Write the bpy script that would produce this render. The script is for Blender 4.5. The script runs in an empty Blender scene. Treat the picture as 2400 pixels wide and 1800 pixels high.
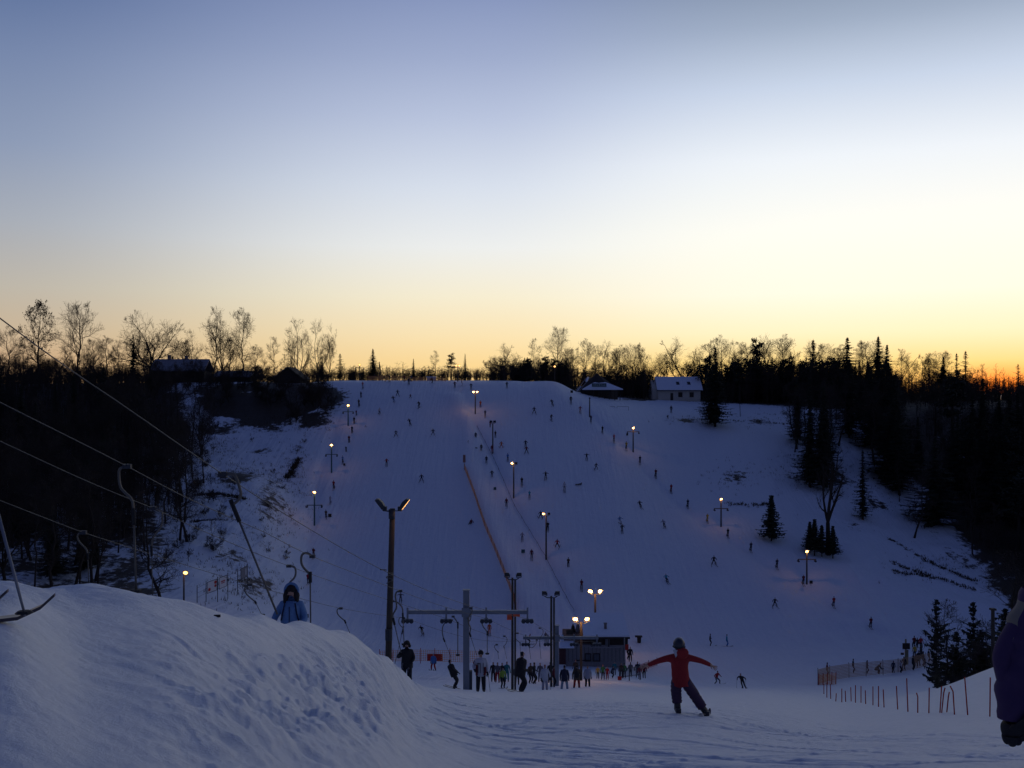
import bpy, bmesh, math, random
import numpy as np
from mathutils import Vector, Matrix, Euler
S = bpy.context.scene
COL = S.collection
# ---------------------------------------------------------------- camera
F = 2333.0; CX = 1200.0; HY = 930.0          # focal length, centre column and horizon row (photo pixels)
cam_data = bpy.data.cameras.new('camera'); cam = bpy.data.objects.new('camera', cam_data); COL.objects.link(cam)
cam_data.sensor_width = 36.0; cam_data.lens = 36.0 * F / 2400.0
cam_data.shift_y = 30.0 / 2400.0
cam_data.clip_start = 0.1; cam_data.clip_end = 9000
cam.location = (0, 0, 0); cam.rotation_euler = (math.radians(90), 0, 0)
S.camera = cam
# ---------------------------------------------------------------- sky
SUN_AZ = math.atan((2345 - CX) / F)           # to the right of straight ahead (+Y)
SUN_EL = math.radians(0.4)
world = bpy.data.worlds.new('World'); S.world = world; world.use_nodes = True
nt = world.node_tree; nt.nodes.clear()
def s2l(c):
    return tuple(((v / 255) / 12.92 if v / 255 <= 0.04045 else ((v / 255 + 0.055) / 1.055) ** 2.4) for v in c)
def build_sky():
    N = nt.nodes; L = nt.links
    def math_n(op, a, b=None, clamp=False):
        n = N.new('ShaderNodeMath'); n.operation = op; n.use_clamp = clamp
        for i, v in enumerate((a, b)):
            if v is None: continue
            if isinstance(v, (int, float)): n.inputs[i].default_value = v
            else: L.new(v, n.inputs[i])
        return n.outputs[0]
    tc = N.new('ShaderNodeTexCoord'); sep = N.new('ShaderNodeSeparateXYZ'); L.new(tc.outputs['Generated'], sep.inputs[0])
    x, y, z = sep.outputs
    h = math_n('SQRT', math_n('ADD', math_n('MULTIPLY', x, x), math_n('MULTIPLY', y, y)))
    h = math_n('MAXIMUM', h, 0.02)
    t = math_n('DIVIDE', z, h)                                     # tangent of the elevation
    t = math_n('DIVIDE', t, 1.6, clamp=True)                       # 0..1  ->  0..58 degrees
    ca = math_n('DIVIDE', math_n('ADD', math_n('MULTIPLY', x, math.sin(SUN_AZ)), math_n('MULTIPLY', y, math.cos(SUN_AZ))), h)
    def ramp(pts):
        r = N.new('ShaderNodeValToRGB'); r.color_ramp.interpolation = 'LINEAR'
        e = r.color_ramp.elements
        while len(e) < len(pts): e.new(0.5)
        for k, (p, c) in enumerate(pts):
            e[k].position = p / 1.6; e[k].color = s2l(c) + (1,)
        L.new(t, r.inputs[0]); return r.outputs[0]
    sunward = ramp([(0, (255, 168, 60)), (.03, (255, 219, 132)), (.06, (255, 243, 198)), (.10, (255, 252, 232)), (.16, (254, 254, 244)), (.23, (238, 244, 250)),
                    (.30, (200, 213, 233)), (.36, (158, 173, 196)), (.41, (129, 145, 170)), (.7, (54, 69, 106)), (1.6, (38, 50, 91))])
    middle = ramp([(0, (250, 198, 122)), (.03, (250, 215, 148)), (.06, (249, 226, 178)), (.10, (245, 236, 209)), (.15, (236, 238, 237)), (.21, (215, 223, 236)),
                   (.28, (184, 195, 221)), (.34, (158, 171, 204)), (.40, (135, 150, 189)), (.7, (54, 69, 108)), (1.6, (38, 50, 91))])
    left = ramp([(0, (196, 150, 108)), (.03, (203, 168, 130)), (.06, (199, 178, 150)), (.10, (187, 180, 168)), (.16, (165, 171, 182)), (.23, (138, 152, 180)),
                 (.31, (116, 133, 169)), (.37, (94, 114, 156)), (.42, (84, 104, 147)), (.7, (48, 63, 105)), (1.6, (38, 50, 91))])
    anti = ramp([(0, (66, 70, 100)), (.08, (72, 79, 112)), (.3, (63, 74, 116)), (.7, (50, 62, 106)), (1.6, (38, 50, 91))])
    def mr(a, b):
        n = N.new('ShaderNodeMapRange'); n.interpolation_type = 'SMOOTHSTEP'
        n.inputs['From Min'].default_value = a; n.inputs['From Max'].default_value = b; L.new(ca, n.inputs['Value']); return n.outputs[0]
    def mix(f, a, b):
        n = N.new('ShaderNodeMix'); n.data_type = 'RGBA'; L.new(f, n.inputs[0]); L.new(a, n.inputs[6]); L.new(b, n.inputs[7]); return n.outputs[2]
    c = mix(mr(-0.25, 0.60), anti, left)
    c = mix(mr(0.58, 0.90), c, middle)
    c = mix(mr(0.885, 0.995), c, sunward)
    # the last red of the sun disc low behind the trees
    vm = N.new('ShaderNodeVectorMath'); vm.operation = 'DOT_PRODUCT'; L.new(tc.outputs['Generated'], vm.inputs[0])
    vm.inputs[1].default_value = (math.sin(SUN_AZ), math.cos(SUN_AZ), 0.002)
    g = N.new('ShaderNodeMapRange'); g.interpolation_type = 'SMOOTHSTEP'
    g.inputs['From Min'].default_value = math.cos(math.radians(2.6)); g.inputs['From Max'].default_value = math.cos(math.radians(0.35)); L.new(vm.outputs['Value'], g.inputs['Value'])
    lowband = N.new('ShaderNodeMapRange'); lowband.inputs['From Min'].default_value = 0.034; lowband.inputs['From Max'].default_value = 0.006; L.new(z, lowband.inputs['Value'])
    gm = math_n('MULTIPLY', g.outputs[0], lowband.outputs[0])
    red = N.new('ShaderNodeRGB'); red.outputs[0].default_value = (1.6, 0.30, 0.015, 1)
    c = mix(gm, c, red.outputs[0])
    # a faint physical dusk sky on top of the gradient
    sky = N.new('ShaderNodeTexSky'); sky.sky_type = 'NISHITA'; sky.sun_disc = False
    sky.sun_elevation = SUN_EL; sky.sun_rotation = SUN_AZ
    bg = N.new('ShaderNodeBackground'); L.new(c, bg.inputs[0]); bg.inputs[1].default_value = 1.0
    bg2 = N.new('ShaderNodeBackground'); L.new(sky.outputs[0], bg2.inputs[0]); bg2.inputs[1].default_value = 0.01
    add = N.new('ShaderNodeAddShader'); L.new(bg.outputs[0], add.inputs[0]); L.new(bg2.outputs[0], add.inputs[1])
    out = N.new('ShaderNodeOutputWorld'); L.new(add.outputs[0], out.inputs[0])
build_sky()
sd = bpy.data.lights.new('sun', 'SUN'); sd.energy = 0.25; sd.angle = math.radians(0.6); sd.color = (1.0, 0.55, 0.25)
so = bpy.data.objects.new('sun', sd); COL.objects.link(so)
so.rotation_euler = Vector((math.sin(SUN_AZ), math.cos(SUN_AZ), math.tan(SUN_EL))).to_track_quat('Z', 'Y').to_euler()
S.view_settings.view_transform = 'Standard'; S.view_settings.look = 'None'
S.view_settings.exposure = 0.0; S.view_settings.gamma = 1.0; S.view_settings.use_curve_mapping = False
S.render.engine = 'CYCLES'
# ---------------------------------------------------------------- helpers
def tag(o, label=None, cat=None, group=None, kind=None):
    if label: o['label'] = label
    if cat: o['category'] = cat
    if group: o['group'] = group
    if kind: o['kind'] = kind
    return o
def at(X, Y, d):
    return Vector(((X - CX) / F * d, d, -(Y - HY) / F * d))
def mat(name, col, rough=0.8, metal=0.0, var=0.15, scale=6.0, bump=0.1, emit=None):
    m = bpy.data.materials.new(name); m.use_nodes = True
    N = m.node_tree.nodes; L = m.node_tree.links; b = N['Principled BSDF']
    b.inputs['Roughness'].default_value = rough; b.inputs['Metallic'].default_value = metal
    tc = N.new('ShaderNodeTexCoord'); n = N.new('ShaderNodeTexNoise'); n.inputs['Scale'].default_value = scale; n.inputs['Detail'].default_value = 4
    L.new(tc.outputs['Object'], n.inputs['Vector'])
    mx = N.new('ShaderNodeMix'); mx.data_type = 'RGBA'; L.new(n.outputs['Fac'], mx.inputs[0])
    mx.inputs[6].default_value = tuple(min(1, c * (1 - var)) for c in col) + (1,); mx.inputs[7].default_value = tuple(min(1, c * (1 + var)) for c in col) + (1,)
    L.new(mx.outputs[2], b.inputs['Base Color'])
    if bump:
        bp = N.new('ShaderNodeBump'); bp.inputs['Strength'].default_value = bump; bp.inputs['Distance'].default_value = 0.02
        L.new(n.outputs['Fac'], bp.inputs['Height']); L.new(bp.outputs[0], b.inputs['Normal'])
    if emit:
        b.inputs['Emission Color'].default_value = emit[0] + (1,); b.inputs['Emission Strength'].default_value = emit[1]
    return m
class MB:
    """collects simple solids and links them as one mesh object"""
    def __init__(s): s.v = []; s.f = []; s.m = []
    def _add(s, vs, fs, mi=0):
        o = len(s.v); s.v += [tuple(v) for v in vs]; s.f += [tuple(i + o for i in f) for f in fs]; s.m += [mi] * len(fs)
    def box(s, c, size, rz=0, mi=0, rx=0, M=None):
        hx, hy, hz = size[0] / 2, size[1] / 2, size[2] / 2
        R = Matrix.Rotation(rz, 3, 'Z') @ Matrix.Rotation(rx, 3, 'X')
        if M is not None: R = M
        vs = [Vector(c) + R @ Vector((x, y, z)) for x in (-hx, hx) for y in (-hy, hy) for z in (-hz, hz)]
        s._add(vs, [(0, 1, 3, 2), (4, 6, 7, 5), (0, 4, 5, 1), (2, 3, 7, 6), (0, 2, 6, 4), (1, 5, 7, 3)], mi)
    def tube(s, pts, rad, n=8, mi=0, caps=True):
        pts = [Vector(p) for p in pts]
        if isinstance(rad, (int, float)): rad = [rad] * len(pts)
        rings = []; ref = None
        for i, p in enumerate(pts):
            d = (pts[min(i + 1, len(pts) - 1)] - pts[max(i - 1, 0)])
            if d.length < 1e-9: d = Vector((0, 0, 1))
            d.normalize()
            if ref is None: ref = Vector((1, 0, 0)) if abs(d.x) < .8 else Vector((0, 1, 0))
            a = (ref - d * ref.dot(d)).normalized(); b = d.cross(a); ref = a
            rings.append([p + (a * math.cos(k * 2 * math.pi / n) + b * math.sin(k * 2 * math.pi / n)) * rad[i] for k in range(n)])
        vs = [v for r in rings for v in r]; fs = []
        for i in range(len(pts) - 1):
            for k in range(n):
                fs.append((i * n + k, i * n + (k + 1) % n, (i + 1) * n + (k + 1) % n, (i + 1) * n + k))
        if caps: fs.append(tuple(reversed(range(n)))); fs.append(tuple(range(len(vs) - n, len(vs))))
        s._add(vs, fs, mi)
    def poly(s, pts, thick_dir, mi=0):
        """a prism: polygon pushed along thick_dir"""
        n = len(pts); t = Vector(thick_dir); pts = [Vector(p) for p in pts]
        s._add(pts + [p + t for p in pts], [tuple(range(n)), tuple(reversed(range(n, 2 * n)))] + [(i, i + n, (i + 1) % n + n, (i + 1) % n) for i in range(n)], mi)
    def ball(s, c, r, n=10, mi=0):
        c = Vector(c); rr = r if hasattr(r, '__len__') else (r, r, r); vs = []; fs = []; m = n // 2
        for i in range(1, m):
            for k in range(n):
                a = math.pi * i / m; b = 2 * math.pi * k / n
                vs.append(c + Vector((rr[0] * math.sin(a) * math.cos(b), rr[1] * math.sin(a) * math.sin(b), rr[2] * math.cos(a))))
        vs += [c + Vector((0, 0, rr[2])), c - Vector((0, 0, rr[2]))]; t = len(vs) - 2
        for i in range(m - 2):
            for k in range(n): fs.append((i * n + k, (i + 1) * n + k, (i + 1) * n + (k + 1) % n, i * n + (k + 1) % n))
        for k in range(n): fs.append((t, k, (k + 1) % n)); fs.append((t + 1, (m - 2) * n + (k + 1) % n, (m - 2) * n + k))
        s._add(vs, fs, mi)
    def mesh(s, name, mats, smooth=False):
        me = bpy.data.meshes.new(name); me.from_pydata(s.v, [], s.f)
        for m in (mats if isinstance(mats, (list, tuple)) else [mats]): me.materials.append(m)
        if len(s.f): me.polygons.foreach_set('material_index', s.m)
        if smooth: me.polygons.foreach_set('use_smooth', [True] * len(s.f))
        me.update(); return me
    def build(s, name, mats, parent=None, smooth=False):
        o = bpy.data.objects.new(name, s.mesh(name, mats, smooth)); COL.objects.link(o)
        if parent: o.parent = parent
        return o
def empty(name, loc, label=None, cat=None, group=None, rz=0):
    o = bpy.data.objects.new(name, None); COL.objects.link(o); o.location = loc; o.rotation_euler = (0, 0, rz); o.empty_display_size = .2
    return tag(o, label, cat, group)
def link_copy(src_mesh, name, parent):
    o = bpy.data.objects.new(name, src_mesh); COL.objects.link(o); o.parent = parent; return o
# ---------------------------------------------------------------- terrain
def pchip(xk, yk, x):
    xk = np.asarray(xk, float); yk = np.asarray(yk, float)
    h = np.diff(xk); dl = (np.diff(yk, axis=0).T / h).T
    m = np.zeros_like(yk)
    a, b = dl[:-1], dl[1:]; w1 = (2 * h[1:] + h[:-1]); w2 = (h[1:] + 2 * h[:-1])
    if yk.ndim == 2: w1 = w1[:, None]; w2 = w2[:, None]
    with np.errstate(divide='ignore', invalid='ignore'):
        hm = (w1 + w2) / (w1 / a + w2 / b)
    m[1:-1] = np.where(a * b > 0, hm, 0); m[0] = dl[0]; m[-1] = dl[-1]
    i = np.clip(np.searchsorted(xk, x) - 1, 0, len(xk) - 2); t = (x - xk[i]) / h[i]; hh = h[i]
    if yk.ndim == 2: t = t[:, None]; hh = hh[:, None]
    return (2 * t**3 - 3 * t**2 + 1) * yk[i] + (t**3 - 2 * t**2 + t) * hh * m[i] + (-2 * t**3 + 3 * t**2) * yk[i + 1] + (t**3 - t**2) * hh * m[i + 1]
FARP = [(900, 922), (4500, 931)]
# distance : photo row (numbers above 100) or height in metres
PROF = {
 -250: [(0,-1.5),(3.6,-1.30),(5.5,-1.16),(7.5,-1.5),(10,-2.7),(13,-4.4),(20,-7),(40,-13),(60,1480),(90,1440),(120,1370),(150,1250),(180,1120),(210,1005),(235,925),(250,900),(300,905),(500,915)],
 0: [(0,-1.5),(3.6,-1.34),(5.5,-1.2),(7,1362),(9,-2.1),(13,-4.2),(20,-7),(40,-13),(60,1480),(90,1440),(120,1370),(150,1250),(180,1120),(210,1005),(235,925),(250,900),(300,905),(500,915)],
 200: [(0,-1.5),(4,-1.45),(5.5,1560),(7.8,1377),(10,-2.4),(14,-4.4),(20,-6.8),(40,-12.7),(60,1510),(90,1460),(120,1385),(150,1255),(180,1122),(210,1010),(235,930),(250,898),(300,902),(500,915)],
 400: [(0,-1.5),(4.2,-1.57),(5.5,1605),(8.5,1407),(11,-2.9),(15,-4.7),(20,-6.4),(40,-12.3),(60,1540),(90,1480),(115,1410),(135,1320),(150,1255),(165,1190),(180,1130),(195,1085),(210,1035),(225,975),(240,915),(250,897),(300,900),(500,910)],
 600: [(0,-1.5),(4.8,-1.79),(6.8,1610),(10,1441),(13,-3.5),(20,-5.5),(30,-8.7),(42,-12.2),(60,1590),(90,1535),(115,1460),(135,1375),(150,1290),(165,1200),(180,1140),(195,1098),(210,1048),(225,985),(240,915),(250,895),(300,897),(500,905)],
 700: [(0,-1.55),(5.3,-2.0),(8,1615),(11.5,1457),(15,-4.0),(20,-5.55),(30,-8.8),(42,-12.3),(60,1605),(90,1570),(115,1520),(135,1440),(148,1370),(158,1310),(170,1240),(185,1165),(197,1105),(218,1010),(235,940),(247,900),(300,897),(500,905)],
 800: [(0,-1.55),(6,1800),(9.5,1615),(13,1479),(17,-4.9),(22,-6.7),(30,-9),(42,-12.5),(60,1610),(75,1602),(90,1585),(110,1565),(125,1535),(140,1465),(150,1405),(160,1340),(180,1205),(197,1108),(218,1005),(240,912),(247,894),(300,893),(500,905)],
 900: [(0,-1.6),(7,1800),(11.5,1640),(15,1538),(18,-5.0),(24,-7.2),(32,-9.8),(42,-12.6),(58,1615),(73,1605),(90,1588),(110,1570),(120,1556),(130,1532),(140,1495),(150,1425),(160,1350),(180,1205),(197,1103),(218,1002),(240,910),(247,894),(300,893),(500,905)],
 950: [(0,-1.6),(8,1800),(13,1680),(17.5,1584),(20,-5.75),(26,-7.85),(32,-9.8),(42,-12.6),(58,1615),(73,1605),(90,1590),(110,1570),(120,1557),(130,1533),(140,1500),(150,1428),(160,1350),(180,1205),(197,1102),(218,1001),(241,908),(247,894),(300,893),(500,905)],
 1000: [(0,-1.6),(5,-2.5),(9,1800),(14,1690),(20,1618),(28,1622),(42,1620),(58,1613),(73,1605),(90,1590),(110,1571),(120,1558),(130,1535),(140,1505),(150,1430),(160,1351),(180,1205),(197,1101),(218,1000),(242,906),(248,894),(300,893),(500,905)],
 1200: [(0,-1.6),(5,-2.6),(11,1800),(18,1668),(28,1636),(42,1622),(58,1617),(73,1608),(90,1592),(110,1572),(120,1558),(130,1535),(140,1507),(150,1432),(160,1352),(180,1205),(197,1100),(218,1000),(242,905),(248,895),(300,893),(500,905)],
 1300: [(0,-1.6),(5,-2.6),(11,1800),(18,1668),(28,1636),(42,1622),(58,1617),(73,1608),(90,1592),(110,1572),(120,1558),(130,1535),(140,1507),(150,1432),(160,1352),(180,1205),(197,1100),(218,1000),(242,902),(248,892),(260,905),(300,905),(500,905)],
 1350: [(0,-1.6),(5,-2.6),(11,1800),(18,1668),(28,1636),(42,1622),(58,1617),(73,1608),(90,1592),(110,1572),(120,1558),(130,1535),(140,1507),(150,1432),(160,1354),(180,1207),(197,1102),(218,1002),(237,930),(245,920),(260,918),(300,912),(500,905)],
 1420: [(0,-1.6),(5,-2.6),(11,1800),(18,1668),(28,1638),(42,1623),(58,1618),(73,1609),(90,1593),(110,1574),(120,1560),(130,1537),(140,1508),(150,1434),(160,1356),(180,1210),(197,1105),(218,1005),(234,955),(248,934),(262,930),(300,922),(500,912)],
 1600: [(0,-1.6),(5,-2.6),(11,1800),(18,1672),(30,1648),(45,1630),(60,1622),(80,1614),(105,1603),(120,1578),(130,1545),(140,1512),(150,1450),(160,1375),(170,1300),(188,1200),(207,1100),(228,1003),(245,963),(261,939.5),(264,938.5),(300,932),(500,922)],
 1800: [(0,-1.6),(5,-2.6),(11,1798),(20,1690),(32,1652),(45,1634),(60,1626),(80,1617),(105,1604),(120,1578),(130,1546),(140,1513),(150,1452),(160,1380),(171,1303),(189,1205),(207,1112),(227,1022),(243,975),(258,948),(275,940),(300,934),(500,925)],
 2000: [(0,-1.6),(5,-2.5),(11,1790),(25,1705),(35,1670),(50,1645),(65,1637),(85,1625),(105,1603),(120,1577),(130,1548),(140,1515),(150,1455),(160,1385),(172,1310),(190,1215),(207,1130),(225,1050),(240,990),(255,955),(270,945),(500,928)],
 2180: [(0,-1.6),(5,-2.45),(11,1790),(25,1690),(35,1645),(44,1618),(60,1630),(85,1622),(105,1600),(120,1577),(130,1548),(140,1513),(155,1425),(168,1350),(182,1280),(198,1205),(218,1110),(238,1015),(253,955),(270,942),(500,930)],
 2400: [(0,-1.6),(4.6,-2.35),(11,1795),(18,1725),(25,1672),(35,1595),(44,1545),(60,1600),(90,1602),(118,1577),(140,1510),(155,1425),(170,1345),(185,1275),(200,1205),(220,1100),(240,1010),(255,950),(270,940),(500,930)],
 2650: [(0,-1.6),(4.6,-2.35),(11,1790),(18,1700),(25,1640),(35,1560),(44,1520),(60,1590),(90,1600),(118,1577),(140,1510),(155,1425),(170,1345),(185,1275),(200,1205),(220,1100),(240,1010),(255,950),(270,940),(500,930)],
}
DG = np.concatenate([np.linspace(0, 3, 13)[:-1], 3 * 1.004 ** np.arange(0, 1832)])
UX = np.arange(-250, 2651, 4.0)
def _tab():
    keys = sorted(PROF); cols = []
    for k in keys:
        ds = []; zs = []
        for d, v in PROF[k] + FARP:
            ds.append(d); zs.append(-(v - HY) / F * d if v > 100 else v)
        cols.append(pchip(ds, zs, DG))
    T = pchip(keys, np.array(cols), UX).T                       # (DG, UX)
    k = np.exp(-0.5 * (np.arange(-8, 9) / 4.0) ** 2); k /= k.sum()
    P = np.pad(T, ((0, 0), (8, 8)), mode='edge')
    return sum(k[i] * P[:, i:i + T.shape[1]] for i in range(17))
TAB = _tab()
THMAX = math.atan(1450 / F)
def vnoise(x, y, seed=0):
    xi = np.floor(x).astype(np.int64); yi = np.floor(y).astype(np.int64); xf = x - xi; yf = y - yi
    def h(a, b):
        n = (a * 374761393 + b * 668265263 + seed * 974634777) & 0xffffffff
        n = ((n ^ (n >> 13)) * 1274126177) & 0xffffffff
        n = ((n ^ (n >> 16)) * 2246822519) & 0xffffffff
        return ((n ^ (n >> 15)) & 0xffff) / 65535.0
    u = xf * xf * xf * (xf * (xf * 6 - 15) + 10); v = yf * yf * yf * (yf * (yf * 6 - 15) + 10)
    a = h(xi, yi); b = h(xi + 1, yi); c = h(xi, yi + 1); d = h(xi + 1, yi + 1)
    return (a + (b - a) * u) * (1 - v) + (c + (d - c) * u) * v - 0.5
def fbm(x, y, seed=0, o=4):
    r = 0; a = 1.0
    for i in range(o): r = r + a * vnoise(x * 2**i + 17.3 * i, y * 2**i - 9.1 * i, seed + i); a *= 0.5
    return r
def base_z(x, y):
    x = np.asarray(x, float); y = np.asarray(y, float)
    th = np.arctan2(x, y); r = np.hypot(x, y); thc = np.clip(th, -THMAX, THMAX)
    d = r * np.cos(thc); X = CX + np.tan(thc) * F
    fd = np.interp(d, DG, np.arange(len(DG))); i = np.clip(fd.astype(int), 0, len(DG) - 2); a = fd - i
    fx = np.clip((X - UX[0]) / 4.0, 0, len(UX) - 1.001); j = fx.astype(int); b = fx - j
    z = (TAB[i, j] * (1 - a) + TAB[i + 1, j] * a) * (1 - b) + (TAB[i, j + 1] * (1 - a) + TAB[i + 1, j + 1] * a) * b
    w = np.clip((np.abs(th) - 0.9) / 1.2, 0, 1); w = w * w * (3 - 2 * w)
    return z * (1 - w) + (-1.6 + 0.0 * r) * w
def seg_dist(x, y, pts):
    best = np.full(np.shape(x), 1e9)
    for (ax, ay), (bx, by) in zip(pts[:-1], pts[1:]):
        vx, vy = bx - ax, by - ay; t = np.clip(((x - ax) * vx + (y - ay) * vy) / (vx * vx + vy * vy + 1e-9), 0, 1)
        best = np.minimum(best, np.hypot(x - ax - t * vx, y - ay - t * vy))
    return best
def ground(x, y): return float(base_z(x, y))
def hit(X, Y, dmin=3.0, dmax=600.0):
    """where the line of sight through a photo pixel first meets the snow beyond dmin"""
    d = np.geomspace(dmin, dmax, 4000); x = (X - CX) / F * d
    g = base_z(x, d) - (-(Y - HY) / F * d)
    k = np.where(g >= 0)[0]
    dd = d[k[0]] if len(k) else d[np.argmax(g)]
    xx = (X - CX) / F * dd
    return Vector((xx, dd, ground(xx, dd)))
def sm(a, b, v):
    t = np.clip((v - a) / (b - a), 0, 1); return t * t * (3 - 2 * t)
def world_line(pix, dmin): return [tuple(hit(X, Y, dmin)[:2]) for X, Y in pix]
def build_ground():
    rr = [0.0] + list(np.geomspace(0.8, 3.4, 14))
    while rr[-1] < 9.5: rr.append(rr[-1] * 1.006)
    while rr[-1] < 27: rr.append(rr[-1] * 1.0031)
    while rr[-1] < 46: rr.append(rr[-1] * 1.0065)
    while rr[-1] < 300: rr.append(rr[-1] * 1.007)
    while rr[-1] < 4400: rr.append(rr[-1] * 1.10)
    rr = np.array(rr)
    dense = np.radians(np.arange(-30, 30.01, 0.068))
    side = np.radians(np.arange(30.5, 180, 2.5))
    th = np.concatenate([-side[::-1], dense, side])
    R, T = np.meshgrid(rr, th, indexing='ij'); x = R * np.sin(T); y = R * np.cos(T)
    z = base_z(x, y); X = CX + np.tan(np.clip(T, -1.2, 1.2)) * F; d = y
    Yp = HY - z / np.maximum(y, .5) * F
    near = (R < 46) & (np.abs(T) < .6)
    far = ~near
    # rolling unevenness of the far slope and rough wooded banks
    rough = sm(780, 500, X) + sm(1700, 2000, X)
    z = z + sm(110, 150, R) * (1 - sm(240, 260, R)) * ((0.10 + 0.75 * rough) * fbm(x / 9, y / 6, 3) + (0.02 + .25 * rough) * fbm(x / 2.2, y / 2.2, 9, 2))
    # bottom of the valley and the far run : low waves
    z = z + sm(50, 70, R) * (1 - sm(110, 120, R)) * 0.12 * fbm(x / 7, y / 7, 13)
    # the piste snow near the camera : shovelled lumps on the flank of the mound, scraped drifts on the run
    flank = sm(250, 480, X) * (1 - sm(880, 1080, X)) * sm(1440, 1560, Yp) * (1 - sm(26, 34, R)) * near
    top = (1 - sm(300, 620, X)) * near
    c, s = math.cos(0.75), math.sin(0.75)
    a = (x * c + y * s); b = (-x * s + y * c)                    # b runs down the flank
    lum = fbm(a / 0.62, b / 0.36, 21, 4)
    lumpy = flank * (0.35 + 0.65 * sm(480, 620, X) * sm(1500, 1560, Yp) * (1 - sm(1700, 1780, Yp)))
    lumpy = flank * (0.10 + 0.90 * sm(380, 700, X + 120 * fbm(x / .9, y / .9, 71)) * sm(1495, 1600, Yp + 50 * fbm(x / .7, y / .7, 72)) * (1 - .75 * sm(1650, 1790, Yp)))
    z = z + flank * sm(2, 4, R) * (0.030 * np.abs(fbm(x / .16, y / .14, 73, 4)) + 0.05 * fbm(a / .7, b / .30, 74, 3))
    z = z + lumpy * (0.07 * np.maximum(lum, -0.35) + 0.15 * np.abs(fbm(a / 0.36, b / 0.27, 33, 4)) + 0.05 * fbm(x / .09, y / .09, 5, 3))
    z = z + near * (0.016 * fbm(x / 1.8, y / 1.5, 41, 3) + 0.014 * fbm(x / .20, y / .16, 43, 5)) * sm(2, 4, R)
    # corduroy comb left of the mound
    cord = (1 - sm(380, 560, X)) * near * sm(1445, 1400, Yp)
    z = z + cord * 0.010 * np.sin((y * 1.0 - x * 0.16 + 0.04 * fbm(x / 2, y / 2, 2)) * 2 * math.pi / 0.12)
    # edged ski tracks
    rnd = random.Random(5)
    nm = near & (R > 4.5); xs = x[nm]; ys = y[nm]; acc = np.zeros(len(xs))
    for k in range(300):
        u = rnd.random()
        if u < .95: x0 = rnd.uniform(-2.6, 8.5); y0 = rnd.uniform(10.2, 24) if rnd.random() < .75 else rnd.uniform(10, 36)
        else: x0 = rnd.uniform(-4.5, -1); y0 = rnd.uniform(5, 11)
        sl = rnd.choice([-0.3, -0.45, -.7, 0.5, -.9, .3, 1.1]) + rnd.uniform(-.08, .08)
        if u >= .95: sl = rnd.uniform(-.9, -.2)
        cv = rnd.uniform(-.05, .05); ln = rnd.choice([.3, .5, .9, 1.6, 2.6]) * rnd.uniform(.7, 1.3); w = rnd.uniform(.022, .045) * (.6 + y0 * .035); A = rnd.uniform(.008, .026) * (1 if u < .95 else .35)
        pr = rnd.choice([0, 0, .16])
        dx = xs - x0; sel = np.abs(dx) < ln * 1.1; dx = dx[sel]; yy = ys[sel] - y0 - sl * dx - cv * dx * dx
        e = np.clip(1 - (dx / ln) ** 2, 0, 1)
        g = -A * np.exp(-(yy / w) ** 2) + .5 * A * np.exp(-((yy - 2.0 * w) / w) ** 2)
        if pr: g += -A * np.exp(-((yy - pr) / w) ** 2)
        acc[sel] += g * e
    z[nm] += acc
    # the two lift tracks and the trodden edge on the far slope
    def groove(pix, wd, dp, seed, dmin=60):
        nonlocal z
        L = world_line(pix, dmin); dist = seg_dist(x, y, L)
        z = z - dp * np.exp(-(dist / wd) ** 2)
        return dist
    f1 = groove([(1110, 990), (1157, 1075), (1205, 1185), (1278, 1305), (1350, 1440)], .7, .45, 1)
    groove([(1060, 930), (1100, 1000), (1098, 1090), (1128, 1170), (1160, 1265), (1190, 1330), (1222, 1400)], 2.2, -.75, 2)
    groove([(790, 990), (745, 1120), (725, 1240), (712, 1400)], 1.2, .40, 3)
    groove([(1370, 960), (1500, 1090), (1700, 1260), (1890, 1380), (2060, 1480)], 1.1, .35, 3)
    # where earth, litter and grass show, plus painted tree shade in the left wood
    soil_shade = np.zeros_like(x)
    inb = (R > 60) & (R < 330)
    def blob(cx, cy, rx, ry, v, soft=.6):
        q = np.hypot((X - cx) / rx, (Yp - cy) / ry); return v * (1 - sm(.15, 1.25, q)) * np.clip(1 + 1.1 * fbm(x / 4.5, y / 4.5, int(cx) % 97, 4), .2, 1.5)
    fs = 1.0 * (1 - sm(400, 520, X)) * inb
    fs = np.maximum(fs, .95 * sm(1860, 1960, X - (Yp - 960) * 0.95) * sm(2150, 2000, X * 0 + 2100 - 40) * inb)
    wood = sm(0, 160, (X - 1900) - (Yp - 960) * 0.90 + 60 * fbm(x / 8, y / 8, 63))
    soil_shade = np.maximum((1 - sm(330, 500, X + 90 * fbm(x / 9, y / 9, 50))) * inb * (.50 + .42 * sm(1150, 1020, Yp)) * (.85 + .5 * fbm(x / 5, y / 5, 61)), wood * (.75 + .6 * fbm(x / 6, y / 6, 62)) * inb)  # left term darkens the ground colour for shade under the trees
    band = blob(630, 940, 215, 80, 1.15) ; soil_shade = np.maximum(soil_shade, band * inb)
    for q in ((560, 1120, 90, 30, .40), (640, 1180, 60, 90, .38), (560, 1280, 110, 90, .30), (690, 1100, 30, 45, .34), (500, 1010, 80, 30, .45), (590, 1375, 80, 40, .45), (620, 1060, 60, 20, .35),
              (1950, 1120, 120, 60, .30), (1870, 1110, 60, 50, .30), (2060, 1180, 60, 60, .30), (2000, 1230, 90, 20, .28), (1720, 1120, 60, 35, .30), (1620, 985, 60, 10, .38), (2250, 1310, 120, 50, .38), (1500, 935, 60, 8, .6), (1780, 990, 50, 14, .38), (2000, 1050, 40, 30, .34), (2200, 1250, 60, 25, .34)):
        soil_shade = np.maximum(soil_shade, blob(*q) * inb)
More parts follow.
